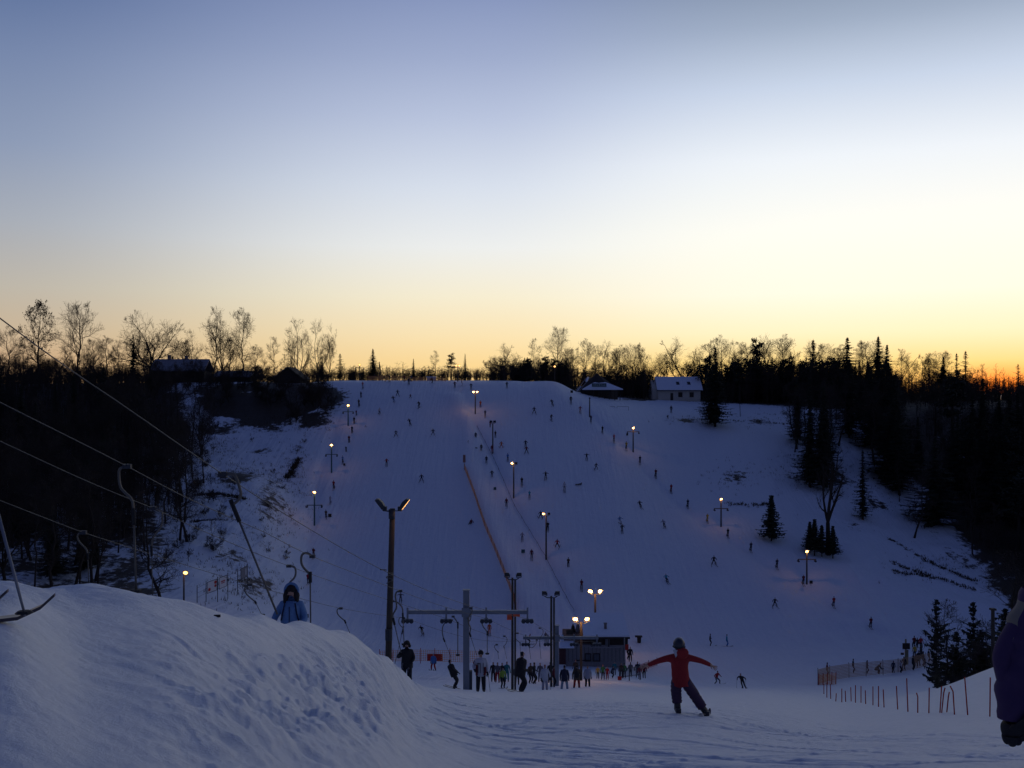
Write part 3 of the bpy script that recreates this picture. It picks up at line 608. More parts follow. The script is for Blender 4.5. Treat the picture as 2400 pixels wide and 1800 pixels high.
scatter(16, ((335, 490), (238, 247), lambda X, d: True), ['oak2', 'birch', 'bush', 'oval2'], (5, 7.5), 'bare tree screening the dark long house', 'trees screening the dark house', 74)
for i, (X, Yt) in enumerate([(20, 772), (58, 792), (132, 802), (222, 800), (250, 793), (277, 800), (402, 818), (426, 802), (600, 812), (666, 832), (610, 835), (540, 800)]):
    put(('oval2', 'birch', 'oak2', 'oval')[i % 4], X, Yt, None, 'smaller bare crown between the tall ones on the left skyline', d=268 + (i * 7) % 18, group='smaller crowns on the left skyline', w=1.05)
for i, (X, Yt) in enumerate([(1560, 832), (1640, 815), (1662, 806), (1735, 806), (1752, 815), (1795, 796), (1835, 792), (1852, 808), (1925, 812), (1945, 820), (1965, 815), (2020, 812), (2035, 806), (2100, 826), (2165, 842), (2180, 832), (2205, 830), (2285, 858), (1445, 822), (1395, 812), (1340, 820), (1215, 826), (1455, 815), (1500, 818)]):
    put(('oval', 'oak2', 'oval2', 'birch')[i % 4], X, Yt, None, 'bare crown rising out of the wood line' + (' left of the white house' if X < 1580 else ' on the right skyline'), d=286 + (i * 5) % 16, group='bare crowns above the wood line', w=1.1)
scatter(34, ((395, 520), (135, 222), lambda X, d: True), ['bush', 'bush2'], (2.5, 5.5), 'leafless bush at the edge of the left wood', 'bushes at the edge of the left wood', 75, cat='bush')
scatter(22, ((520, 720), (150, 222), lambda X, d: X < 720 - 20 * math.sin(d) and Yof(X, d) < 1330), ['bush2', 'bush'], (.8, 2.2), 'low scrub on the snowy left bank', 'scrub on the left bank', 76, cat='bush')
# far woods that read as one dark mass
def thicket(name, rects, n, seed, hmul, mats):
    r = random.Random(seed); mb = MB()
    for k in range(n):
        X, d, hmax = rects(r)
        if 1350 < X < 1480 and d < 264 or 1530 < X < 1660 and d < 276 or X > 780 and X < 1180 and d < 262: continue
        x = (X - CX) / F * d; z = ground(x, d); h = hmax * r.uniform(.45, 1.0)
        for s in range(5):
            bx = x + r.gauss(0, .5); by = d + r.gauss(0, .5); tx = bx + r.gauss(0, .35); ty = by + r.gauss(0, .3); hh = h * r.uniform(.6, 1)
            mb.tube([(bx, by, z - .3), (tx, ty, z + hh)], [.06, .015], n=3, caps=False)
            for q in range(7):
                t = r.uniform(.25, 1); c = Vector((bx + (tx - bx) * t, by + (ty - by) * t, z + hh * t)); e = c + Vector((r.gauss(0, .7), r.gauss(0, .4), r.uniform(.2, .9)))
                mb.tube([c, e], [.035, .012], n=3, caps=False)
    o = mb.build(name, mats); tag(o, kind='stuff'); return o
th = thicket('far_thicket', lambda r: (lambda X: (X, r.uniform(286, 330) if r.random() < .6 else r.uniform(259, 284), (4.2 if X < 1150 else 8.6 * max(.95 if X > 2080 else 0, skyh(X, 0))) * (1 if r.random() < .75 else 1.2)))(r.uniform(-240, 1150) if r.random() < .3 else r.uniform(1150, 2640)), 2600, 11, 1, M_TWIG)
tag(th, 'dark leafless thicket filling the gaps of the far wood line', 'thicket')
th = thicket('hillside_wood', lambda r: (lambda X, d: (X, d, 10 if d < 235 else 7))(r.uniform(-240, 330), r.uniform(150, 258)), 900, 13, 1, M_TWIG)
tag(th, 'black mass of bare wood covering the upper left hillside', 'wood')
def rw(r):
    while True:
        X, d = (r.uniform(-240, 420) if r.random() < .4 else r.uniform(1950, 2640)), r.uniform(160, 256)
        if X < 430 or inR(X - 90, d): return X, d, 5.0
th = thicket('wood_undergrowth', rw, 900, 12, 1, M_TWIG)
tag(th, 'dark brushwood under the trees of the shaded woods', 'undergrowth')
# dry grass tufts and weed stalks through the thin snow
def tufts():
    r = random.Random(8); mb = MB()
    spots = [(560, 1120, 90, 40, 260), (650, 1170, 60, 80, 240), (560, 1290, 110, 80, 260), (690, 1090, 30, 45, 120), (620, 1000, 140, 24, 220), (590, 1380, 90, 40, 130), (500, 1040, 60, 30, 120),
             (1950, 1110, 120, 60, 220), (2080, 1200, 80, 60, 120), (2230, 1320, 130, 40, 160), (1730, 1120, 70, 35, 90), (1620, 985, 60, 8, 60), (2190, 1240, 40, 40, 60), (1860, 1110, 50, 40, 60), (1780, 985, 60, 20, 60)]
    for cx, cy, rx, ry, n in spots:
        for k in range(int(n * (1.7 if cx < 800 else 1))):
            X = r.gauss(cx, rx * .6); Y = r.gauss(cy, ry * .6); p = hit(X, Y, 70, 300)
            for b in range(r.randint(2, 6)):
                c = p + Vector((r.gauss(0, .22), r.gauss(0, .22), -.05)); h = r.uniform(.15, .6); w = r.uniform(.015, .05)
                e = c + Vector((r.gauss(0, .14), r.gauss(0, .14), h)); a = r.uniform(0, 3.14); v = Vector((math.cos(a) * w, math.sin(a) * w, 0))
                mb._add([c - v, c + v, e], [(0, 1, 2)])
    for pix, n in (([(2085, 1264), (2170, 1312), (2240, 1345), (2288, 1362)], 110), ([(2088, 1318), (2150, 1340), (2210, 1358), (2283, 1381)], 90), ([(2095, 1340), (2190, 1352)], 60), ([(1700, 1180), (1760, 1184), (1800, 1182)], 60), ([(1850, 1020), (1890, 1026)], 60), ([(460, 1160), (520, 1158), (575, 1170)], 160), ([(700, 1075), (690, 1095), (670, 1122)], 220), ([(455, 1222), (545, 1222)], 110), ([(1640, 983), (1800, 990), (1900, 1000)], 60)):
        W = [hit(X, Y, 70, 300) for X, Y in pix]
        for k in range(n):
            i = r.randrange(len(W) - 1); p = W[i].lerp(W[i + 1], r.random()); p.x += r.gauss(0, .35); p.y += r.gauss(0, .35); p.z = ground(p.x, p.y)
            for b in range(4):
                c = p + Vector((r.gauss(0, .15), r.gauss(0, .15), -.08)); e = c + Vector((r.gauss(0, .12), r.gauss(0, .12), r.uniform(.2, .5))); mb._add([c - Vector((.06, 0, 0)), c + Vector((.06, 0, 0)), e], [(0, 1, 2)])
    o = mb.build('dry_grass', M_DRYLEAF); tag(o, 'dry grass and weed stalks poking through thin snow', 'grass', kind='stuff')
tufts()
# ---------------------------------------------------------------- lamps, lifts, buildings, fences
M_POST = mat('weathered_wood', (.060, .048, .036), .85, scale=5, var=.35, bump=.5)
M_STEEL = mat('galvanised_steel', (.22, .24, .27), .55, metal=.35, scale=4, var=.15)
M_DSTEEL = mat('dark_painted_steel', (.045, .050, .060), .6, metal=.3, var=.2)
M_GREEN = mat('green_painted_steel', (.03, .09, .10), .6, metal=.2, var=.2)
M_LENS = mat('lit_lamp_glass', (.9, .8, .6), .4, var=.02, bump=0, emit=((1.0, .45, .12), 2.7))
M_LENS2 = mat('lit_lamp_glass_amber', (.9, .7, .4), .4, var=.02, bump=0, emit=((1.0, .48, .12), 2.0))
M_DLENS = mat('dark_lamp_glass', (.02, .02, .025), .25, var=.1, bump=0)
M_RUB = mat('black_rubber', (.02, .02, .02), .8, var=.2)
M_CABLE = mat('steel_cable', (.06, .055, .05), .5, metal=.3, scale=30, var=.2)
M_HANG = mat('hanger_tube', (.13, .12, .10), .5, metal=.2, var=.15)
M_RED = mat('red_cloth', (.42, .03, .02), .8, var=.2)
M_ORANGE = mat('orange_net_cord', (.85, .36, .12), .7, var=.2, bump=0)
M_ORPAD = mat('orange_padding', (.75, .10, .03), .7, var=.2)
M_WHITEP = mat('white_board', (.65, .65, .66), .6, var=.08)
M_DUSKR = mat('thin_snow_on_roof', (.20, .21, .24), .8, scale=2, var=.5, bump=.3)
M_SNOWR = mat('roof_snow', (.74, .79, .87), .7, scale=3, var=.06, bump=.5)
M_DWOOD = mat('dark_stained_boards', (.030, .022, .018), .8, scale=7, var=.4, bump=.4)
M_GWOOD = mat('grey_boards', (.24, .23, .23), .85, scale=6, var=.25, bump=.4)
M_PLASTER = mat('cream_plaster', (.50, .47, .40), .9, scale=3, var=.08, bump=.2)
M_GLASSD = mat('dark_window_glass', (.015, .018, .022), .15, var=.1, bump=0)
M_BRICK = mat('chimney_stone', (.18, .15, .14), .9, scale=9, var=.3, bump=.5)
def hglow(parent, loc, power, rad=.12, col=(1, .48, .18)):
    l = bpy.data.lights.new('lamp_light', 'POINT'); l.energy = power; l.color = col; l.shadow_soft_size = rad
    o = bpy.data.objects.new('lamp_light', l); COL.objects.link(o); o.parent = parent; o.location = loc
def flood(parent, loc, ax, lit, size=.45, tilt=.5, mlens=None, tip=-1):
    """a floodlight : boxy housing that flares to a glass front facing ax, with its bracket"""
    ax = Vector(ax); f = Vector((ax.x, ax.y, -abs(tilt))).normalized(); r = f.cross(Vector((0, 0, 1))).normalized(); u = r.cross(f)
    c = Vector(loc) + Vector((0, 0, size * .75)); h = MB(); s = size
    def ring(k, w, t): return [c + f * k + r * (w * a) + u * (t * b) for a, b in ((-1, -1), (1, -1), (1, 1), (-1, 1))]
    R = [ring(-.40 * s, .18 * s, .16 * s), ring(-.2 * s, .34 * s, .30 * s), ring(.12 * s, .55 * s, .50 * s), ring(.18 * s, .55 * s, .50 * s)]
    vs = [v for q in R for v in q]; fs = [(0, 3, 2, 1), (12, 13, 14, 15)] + [(i * 4 + k, i * 4 + (k + 1) % 4, i * 4 + 4 + (k + 1) % 4, i * 4 + 4 + k) for i in range(3) for k in range(4)]
    h._add(vs, fs)
    for sg in (-1, 1): h.tube([c + r * .56 * s * sg, c + r * .56 * s * sg - Vector((0, 0, .62 * s)), Vector(loc)], .03, 5)
    ob = h.build('lamp_head', M_DSTEEL, parent)
    g = MB(); n = 14; cc = c + f * .19 * s
    g.poly([cc + r * (.50 * s * math.cos(6.2832 * k / n)) + u * (.45 * s * math.sin(6.2832 * k / n)) for k in range(n)], f * .02)
    g.build('lamp_glass', (mlens or M_LENS) if lit else M_DLENS, ob)
    return c + f * .3 * s
def slope_lamp(X, Ytop, Yb, label, heads=((0, 1),), arm=False, armY=None, size=.50, r0=.13, m=None, dmin=60, d=None, group='floodlight posts on the slopes', light=45, lean=0, box=False, two=0, name='lamp_post'):
    p = hit(X, Yb, dmin) if d is None else Vector(((X - CX) / F * d, d, ground((X - CX) / F * d, d)))
    h = -(Ytop - HY) / F * p.y - p.z; m = m or M_POST
    o = empty(name, p, label, 'lamp post', group)
    b = MB(); lx = lean
    pts = [(0, 0, -.5), (0, 0, 0), (lx * .5, 0, h * .5), (lx, 0, h)]; b.tube(pts, [r0 * 1.15, r0 * 1.1, r0, r0 * .85], 8)
    if two: b.tube([(two, 0, -.5), (two, 0, h * .98)], r0 * .8, 8)
    b.build('pole', m, o)
    if box: q = MB(); q.box((r0 + .1, -.1, h * .55), (.35, .3, .7)); q.build('switch_box', M_DSTEEL, o)
    for dx, lit in heads:
        if dx:
            q = MB(); q.tube([(lx, 0, h - .12), (lx + dx * .6, 0, h - .12), (lx + dx, 0, h - .02)], .035, 5); q.build('bracket', M_DSTEEL, o)
        c = flood(o, (lx + dx, 0, h), (dx * .6, -1, 0), lit, size, .55)
        if lit and light: hglow(o, c + Vector((0, -.25, -.1)), light)
    if arm:
        za = -(armY - HY) / F * p.y - p.z
        q = MB(); w = arm; q.box((0, 0, za), (2 * w, .14, .14)); q.build('crossarm', m, o)
        for sg in (-1, 1):
            q = MB(); q.box((sg * w * .92, 0, za - .16), (.12, .5, .2)); q.tube([(sg * w * .92, -.3, za - .3), (sg * w * .92, .3, za - .3)], .16, 8); q.build('sheave', M_DSTEEL, o)
    return o
GLP = 'floodlight posts on the slopes'
slope_lamp(843, 858, 888, 'lamp topped lift pylon on the skyline at the top left of the slope', arm=1.2, armY=862, m=M_DSTEEL, light=4, dmin=200)
slope_lamp(816, 954, 998, 'lit lift pylon, highest of three standing down the left edge of the slope', arm=1.2, armY=965, m=M_GREEN)
slope_lamp(777, 1047, 1108, 'lit green lift pylon, middle of three down the left edge of the slope', arm=1.2, armY=1065, m=M_GREEN)
slope_lamp(737, 1158, 1228, 'lit green lift pylon, lowest of three down the left edge of the slope', arm=1.4, armY=1184, m=M_GREEN)
slope_lamp(1114, 922, 972, 'twin headed lit lamp post high on the middle of the slope', heads=((-.40, 1), (.40, 1)))
slope_lamp(1073, 860, 893, 'twin headed lit lamp post on the crest before the pine', heads=((-.38, 1), (.38, 1)), d=249, light=4)
slope_lamp(1300, 862, 892, 'single lit lamp post on the hump of the crest', heads=((0, 1),), d=250, light=3)
slope_lamp(1155, 992, 1060, 'unlit double lamp post below the twin headed one', heads=((-.35, 0), (.35, 0)), size=.5)
slope_lamp(1204, 1090, 1165, 'lit lamp post halfway down the middle lift line', heads=((-.3, 1), (.4, 0)))
slope_lamp(1280, 1208, 1306, 'lamp post with one small lit head low on the middle lift line', heads=((-.42, 1), (.42, 0)), size=.42)
slope_lamp(1382, 935, 974, 'thin unlit post below the pyramid roofed pavilion', heads=((0, 0),), size=.3)
slope_lamp(1484, 1007, 1058, 'lit lamp post with side arm, highest on the right hand lift line', arm=1.3, armY=1012)
slope_lamp(1690, 1174, 1234, 'lit lamp post with side arm, middle of the right hand lift line', arm=1.3, armY=1192)
slope_lamp(1891, 1297, 1364, 'lit lamp post with crossarm, lowest on the right hand lift line', arm=1.5, armY=1311)
slope_lamp(431, 1349, 1420, 'lit lamp among the trunks at the foot of the left ravine', heads=((.2, 1),), r0=.10, size=.5, light=16)
slope_lamp(1395, 1392, 1507, 'twin lit floodlight post standing behind the ticket hut', heads=((-.62, 1), (.62, 1)), r0=.14, size=.55, d=132, light=160, box=True)
slope_lamp(1362, 1458, 1594, 'twin lit floodlight post in front of the ticket hut', heads=((-.5, 1), (.5, 1)), r0=.11, size=.42, d=88, light=80)
slope_lamp(1201, 1354, 1606, 'tall wooden post with two unlit floodlights right of the grey lift pylon', heads=((-.33, 0), (.4, 0)), r0=.075, size=.28, d=62, light=0, two=.17)
slope_lamp(1292, 1397, 1600, 'double wooden post with two unlit floodlights left of the ticket hut', heads=((-.48, 0), (.42, 0)), r0=.085, size=.32, d=72, light=0, two=.20)
# the big wooden lamp post behind the mound
def big_post():
    d = 42; p = Vector(((908 - CX) / F * d, d, ground((908 - CX) / F * d, d))); h = -(1192 - HY) / F * d - p.z
    o = empty('lamp_post', p, 'big round wooden post with two floodlights standing behind the snow mound', 'lamp post', GLP)
    b = MB(); lx = (919 - 907) / F * d
    b.tube([(-.02, 0, -.5), (0, 0, 0), (lx * .5, 0, h * .5), (lx, 0, h)], [.15, .145, .13, .115], 12); b.build('pole', M_POST, o, True)
    c = MB(); c.tube([(lx - .02, -.06, h - .02), (lx - .02, -.06, h - .42)], .135, 12); c.build('pole_collar', M_DSTEEL, o, True)
    q = MB(); q.tube([(lx - .42, -.05, h - .02), (lx - .40, -.05, h - .09), (lx + .40, -.05, h - .09), (lx + .42, -.05, h + .05)], .018, 6)
    q.tube([(lx - .40, -.05, h - .09), (lx - .12, -.1, h - .12), (lx, -.13, h - .22)], .012, 5); q.build('bracket', M_DSTEEL, o)
    for sg, lit in ((-1, 0), (1, 1)):
        # heads seen from the side : a lid shaped shell leaning outwards, its glass looking down the run
        hx = lx + sg * .46; e = MB()
        u = Vector((sg * .52, 0, .62)).normalized(); v = Vector((sg * .62, 0, -.52)).normalized()      # u along the shell, v out of the glass
        c0 = Vector((hx + sg * .06, -.05, h + .20))
        prof = [(-.26, .00), (-.17, -.10), (.02, -.135), (.20, -.10), (.27, -.02), (.25, .035), (-.24, .055)]
        pts = [c0 + u * a + v * b_ for a, b_ in prof]
        e.poly([q_ + Vector((0, -.19, 0)) for q_ in pts], (0, .38, 0)); e.box(c0 - u * .25 - v * .05 + Vector((0, 0, -.03)), (.17, .2, .17))
        hd = e.build('lamp_head', M_DSTEEL, o)
        g = MB(); a0, a1 = c0 - u * .23 + v * .062, c0 + u * .25 + v * .044
        g.poly([a0 + Vector((0, -.17, 0)), a1 + Vector((0, -.17, 0)), a1 + Vector((0, .17, 0)), a0 + Vector((0, .17, 0))], v * .012); g.build('lamp_glass', M_LENS2 if lit else M_DLENS, hd)
        if lit: hglow(o, c0 + v * .3, 10)
    # bracket with the coiled cable that meets the lift rope
    q = MB(); zb = -(1335 - HY) / F * d - p.z; q.tube([(-.30, -.1, zb + .02), (-.02, -.12, zb)], .025, 6); q.build('rope_bracket', M_DSTEEL, o)
    q = MB(); pts = [(.12 + .14 * math.sin(a * 2.2), -.16, zb - .1 - .09 * a + .02 * math.sin(5 * a)) for a in np.linspace(0, 5.2, 26)]; q.tube(pts, .022, 5); q.build('coiled_cable', M_HANG, o)
    q = MB(); q.tube([(lx * .35, -.15, h * .3), (lx * .35, -.15, h * .36)], .15, 10); q.build('pole_band', M_DSTEEL, o)
big_post()
# ---- lift cables : four ropes from the top station behind the camera's left down to the grey pylon and on to the next one
CPX = [
 [(0, 746), (146, 854), (271, 938), (461, 1070), (525, 1113), (681, 1213), (895, 1335), (1083, 1414), (1235, 1450)],
 [(0, 943), (296, 1092), (420, 1158), (515, 1202), (627, 1251), (703, 1291), (830, 1343), (906, 1373), (1023, 1416), (1140, 1450)],
 [(0, 1034), (209, 1130), (298, 1167), (358, 1191), (434, 1226), (600, 1297), (730, 1346), (901, 1403), (1047, 1450)],
 [(0, 1173), (108, 1215), (195, 1248), (244, 1264), (586, 1370), (736, 1411), (790, 1424), (954, 1450)]]
END2 = [1400, 1345, 1284, 1229]
def cable_d(k, X): return (8.8 + 2.2 * k) / (.175 - (X - CX) / F)
CD = []
for k, L in enumerate(CPX):
    ds = [cable_d(k, X) for X, Y in L]; zs = [-(Y - HY) / F * d for (X, Y), d in zip(L, ds)]
    CD.append((np.array(ds), np.array(zs)))
def cable_pt(k, d):
    x = -8.8 - 2.2 * k + .175 * d; ds, zs = CD[k]
    if d < ds[0]: z = zs[0] + (zs[0] - zs[1]) / (ds[0] - ds[1]) * (d - ds[0]) * 1.02
    else: z = float(pchip(ds, zs, np.array([d]))[0])
    return Vector((x, d, z))
cn = ['steepest tow cable, running down to the right end of the grey pylon', 'second tow cable from the right on the grey pylon', 'third tow cable from the right on the grey pylon', 'lowest tow cable, running to the left end of the grey pylon']
for k in range(4):
    mb = MB(); pts = [cable_pt(k, d) for d in np.linspace(3.0, 55, 60)]
    e = at(END2[k], 1502, 75); a = pts[-1]
    for t in np.linspace(.05, 1, 12): pts.append(a.lerp(e, t) + Vector((0, 0, -.5 * math.sin(math.pi * t))))
    f = at(1420 + 30 * k, 1470, 105)
    mb.tube(pts, .0085, 6); o = mb.build('lift_cable', M_CABLE); tag(o, cn[k], 'cable', 'tow cables of the drag lift')
def lift_pylon(X, Ytop, Yb, armY, x0, x1, sheaves, d, label, w=.34):
    x = (X - CX) / F * d; p = Vector((x, d, ground(x, d))); o = empty('lift_pylon', p, label, 'lift pylon')
    Z = lambda Y: -(Y - HY) / F * d - p.z
    XX = lambda q: (q - CX) / F * d - x
    b = MB(); b.box((0, 0, (Z(Ytop) - .6) / 2), (w, w, Z(Ytop) + .6)); b.box((0, 0, Z(Ytop) + .01), (w + .06, w + .06, .03)); b.build('pylon_mast', M_STEEL, o)
    a = MB(); za = Z(armY); xa, xb = XX(x0), XX(x1); a.box(((xa + xb) / 2, -w / 2 - .10, za), (xb - xa, .2, .2)); a.box((0, -w / 2 - .21, za), (w * 1.4, .05, .5)); a.build('crossarm', M_STEEL, o)
    for s in sheaves:
        q = MB(); xs = XX(s); q.box((xs, -w / 2 - .24, za - .10), (.10, .06, .75)); q.box((xs, -w / 2 - .3, za - .38), (.62, .08, .10))
        br = q.build('sheave_bracket', M_STEEL, o)
        for dx in (-.22, 0, .22):
            q = MB(); q.tube([(xs + dx, -w / 2 - .36, za - .46 - .02 * abs(dx)), (xs + dx, -w / 2 - .28, za - .46 - .02 * abs(dx))], .12, 10); q.build('sheave_wheel', M_DSTEEL, br)
    return o
P1 = lift_pylon(1093, 1383, 1608, 1432, 957, 1236, (957, 1047, 1140, 1236), 55, 'tall grey T shaped lift pylon in the middle of the valley', .34)
q = MB(); q.box((.24, 0, .5), (.16, .3, 1.1)); q.build('control_box', M_DSTEEL, P1)
q = MB(); q.tube([(.17 + .10 * math.sin(a), -.25, 4.2 + .36 * math.cos(a)) for a in np.linspace(0, 4.2, 14)], .03, 6); q.build('cable_loop', M_HANG, P1)
P2 = lift_pylon(1305, 1466, 1596, 1493, 1226, 1402, (1232, 1284, 1345, 1398), 75, 'smaller grey T shaped lift pylon left of the ticket hut', .30)
q = MB(); q.box((.95, -.2, -(1480 - HY) / F * 75 - P2.location.z), (.5, .05, .35), rx=0); q.build('number_board', M_DWOOD, P2)
o = MB(); pd = at(1194, 1443, 61.4); o.box(pd, (.30, .10, .50)); o.box(pd + Vector((.44, 0, .1)), (.42, .10, .30)); tag(o.build('safety_pad', M_ORPAD), 'orange safety pads hung on the wooden post behind the pylon arm', 'safety pad')
# ---- J shaped tow hangers
def hanger(k, poly, end, label, sleeve=None, th=.021, rod=.012, disc=True, X0=None, dd=None):
    d = dd or cable_d(k, (X0 if X0 else poly[0][0]))
    g = cable_pt(k, d) if not dd else at(*poly[0], d)
    o = empty('tow_hanger', g, label, 'tow hanger', 'J shaped tow hangers on the lift cables')
    P = [at(X, Y, d) - g for X, Y in poly]; P[0] = Vector((0, 0, 0))
    # round off the bends
    for _ in range(2): P = [P[0]] + [v for a, b in zip(P[:-1], P[1:]) for v in (a.lerp(b, .25), a.lerp(b, .75))] + [P[-1]]
    m = MB(); m.tube(P, th, 7); m.build('hanger_arm', M_HANG, o, True)
    m = MB(); m.box((0, 0, 0), (.16, .09, .09)); m.build('cable_grip', M_DSTEEL, o)
    e = at(end[0], end[1], d) - g; ee = P[-1].lerp(e, min(.16, .35 / max(.1, (e - P[-1]).length)))
    m = MB(); m.tube([P[-1] + (P[-1] - ee) * .3, ee], th * 1.5, 7); m.build('grip_sleeve', M_RUB, o, True)
    m = MB(); m.tube([ee, e], rod, 6); m.build('tow_rod', M_HANG, o, True)
    if disc: m = MB(); m.tube([e - Vector((0, 0, .03)), e + Vector((0, 0, .03))], .11, 10); m.build('seat_disc', M_RUB, o)
    return o
hanger(0, [(522, 1112), (540, 1111), (553, 1116), (561, 1140), (566, 1160), (560, 1172), (545, 1183)], (650, 1440), 'large tow hanger whose rod the woman in the blue jacket holds', th=.028, rod=.02, disc=False)
hanger(1, [(298, 1093), (281, 1097), (278, 1110), (281, 1140), (290, 1152), (311, 1170), (313, 1200)], (319, 1385), 'empty tow hanger before the dark wood, its rod hanging straight to the mound', th=.026, rod=.022)
hanger(2, [(358, 1191), (375, 1193), (381, 1203), (380, 1230), (371, 1245), (357, 1262), (355, 1285)], (358, 1400), 'faint empty tow hanger right of the one before the dark wood', th=.022)
hanger(3, [(195, 1248), (183, 1250), (181, 1262), (188, 1273), (203, 1287), (206, 1300)], (208, 1372), 'dim tow hanger farthest left against the black wood', th=.02)
hanger(1, [(732, 1302), (722, 1296), (709, 1297), (705, 1310), (708, 1328), (727, 1346)], (728, 1466), 'grey tow hanger right of the woman in blue, its rod straight down', th=.035, rod=.022, disc=False)
hanger(2, [(677, 1325), (690, 1327), (694, 1338), (692, 1353), (676, 1368), (672, 1382)], (668, 1452), 'tow hanger rising just behind the head of the woman in blue', th=.032)
hanger(3, [(586, 1370), (574, 1374), (574, 1388), (585, 1400), (598, 1410)], (614, 1442), 'low tow hanger left of the woman in blue', th=.024)
hanger(3, [(799, 1427), (790, 1427), (790, 1437), (796, 1445), (808, 1455)], (824, 1494), 'lone tow hanger dropping onto the crest of the mound', th=.026, disc=False)
hanger(1, [(938, 1386), (929, 1387), (926, 1396), (929, 1412), (930, 1426), (920, 1440), (922, 1452)], (940, 1530), 'upper tow hanger pulling the person in black', th=.032, rod=.018, disc=False)
hanger(2, [(919, 1408), (927, 1409), (936, 1415), (944, 1425), (944, 1440)], (947, 1510), 'tow hanger hanging straight beside the big wooden post', th=.03, rod=.02)
hanger(3, [(946, 1448), (936, 1446), (934, 1458), (938, 1466), (945, 1472)], (924, 1563), 'small tow hanger dangling its disc near the snow by the wooden post', th=.024)
hanger(2, [(1058, 1447), (1048, 1456), (1038, 1465), (1036, 1482), (1040, 1498)], (1057, 1540), 'tow hanger pulling the bent person in dark clothes', th=.03, disc=False)
hanger(2, [(1062, 1445), (1068, 1452), (1073, 1461)], (1073, 1535), 'straight tow hanger just left of the grey pylon mast', th=.03, rod=.025, dd=54)
hanger(1, [(1104, 1425), (1108, 1432), (1098, 1445), (1097, 1462), (1104, 1470), (1101, 1485)], (1117, 1535), 'tow hanger pulling the person in the white and red jacket', th=.03, dd=50, disc=False)
hanger(1, [(1140, 1447), (1129, 1452), (1130, 1466), (1142, 1481)], (1142, 1532), 'tow hanger hanging straight right of the grey pylon mast', th=.03, rod=.02)
hanger(2, [(1164, 1511), (1158, 1513), (1160, 1521), (1167, 1527)], (1169, 1545), 'small far tow hanger, left of two behind the striped jacket', dd=66, disc=False)
hanger(1, [(1182, 1491), (1189, 1495), (1188, 1506), (1181, 1515)], (1188, 1545), 'small far tow hanger, right of two behind the striped jacket', dd=66, disc=False)
hanger(0, [(1213, 1484), (1206, 1486), (1208, 1497), (1219, 1507)], (1220, 1545), 'tow hanger right beside the wooden post with the orange pads', dd=66, disc=False)
hanger(0, [(1265, 1472), (1273, 1475), (1273, 1486), (1265, 1495), (1265, 1510)], (1268, 1545), 'curved tow hanger rising above the small pylon arm', dd=74, disc=False)
hanger(0, [(1258, 1500), (1257, 1510), (1246, 1520), (1240, 1514)], (1244, 1545), 'tow hanger left under the small pylon arm', dd=74, disc=False)
# ---- buildings
def rel(o_loc, X, Y, d): return at(X, Y, d) - o_loc
def gable_house(): pass
def white_house():
    d = 261.5; p = Vector(((1592 - CX) / F * d, d, -(939 - HY) / F * d)); k = d / F
    o = empty('white_house', p, 'cream one storey house with snowy roof and two roof windows', 'house')
    W = 104 * k; x0 = -52 * k; x1 = 52 * k; hw = 27 * k; hr = 55 * k; dp = 8.5
    b = MB(); b.box((0, dp / 2, hw / 2 - .5), (W - .5, dp, hw + 1)); 
    b.poly([(x0 + .25, 0, hw), (x0 + .25, dp, hw), (x0 + .25, dp / 2, hr - .15)], (W - .5, 0, 0)); b.build('wall', M_PLASTER, o)
    r = MB()
    for sg in (-1, 1):
        y0 = -.5 if sg < 0 else dp + .5; zz = hw - .35; x2 = x1 + .3
        r.poly([(x0, y0, zz), (x0, dp / 2, hr), (x0, dp / 2, hr + .22), (x0, y0, zz + .22)], (x2 - x0, 0, 0))
    ro = r.build('roof', M_SNOWR, o)
    e = MB(); e.box(((x0 + x1) / 2, -.55, hw - .38), (W + .3, .08, .2)); e.build('eave_board', M_DWOOD, ro)
    n = Vector((0, -(hr - hw + .35), dp / 2 + .5)).normalized()
    for X in (1591, 1617):
        y = dp / 2 * .42; z = hw - .35 + (hr - hw + .35) * ((y + .5) / (dp / 2 + .5)) + .2
        c = Vector(((X - 1592) * k, y, z)); u = Vector((0, dp / 2 + .5, hr - hw + .35)).normalized(); s = Vector((1, 0, 0))
        q = MB(); q.poly([c - s * .4 - u * .6, c + s * .4 - u * .6, c + s * .4 + u * .6, c - s * .4 + u * .6], n * .12); q.build('roof_window', M_GLASSD, ro)
    f = MB(); f.box(((1574.5 - 1592) * k, -.02, 1.0), (.72, .1, 2.0)); f.build('door', M_DWOOD, o)
    for X in (1594.5, 1621):
        q = MB(); cx = (X - 1592) * k; fr = MB()
        for dx in (-.5, .5): fr.box((cx + dx, -.03, 1.55), (.08, .1, 1.2))
        for dz in (-.6, .6): fr.box((cx, -.03, 1.55 + dz), (1.1, .1, .08))
        fr.box((cx, -.05, 1.55), (.05, .08, 1.15)); w = fr.build('window', M_DWOOD, o); q.box((cx, -.01, 1.55), (.92, .06, 1.12)); q.build('pane', M_GLASSD, w)
    q = MB(); q.box((-52 * k + .2, 3.0, 1.5), (.1, 1.0, 1.2)); q.build('window', M_GLASSD, o)
    # narrow gable wing at the left end
    q = MB(); q.box((x0 - .4, 4.2, hw / 2 - .4), (1.4, 7.0, hw + .8)); q.poly([(x0 - 1.1, .7, hw), (x0 - 1.1, 7.7, hw), (x0 - 1.1, 4.2, hr - .7)], (1.4, 0, 0)); q.build('side_wing', M_PLASTER, o)
white_house()
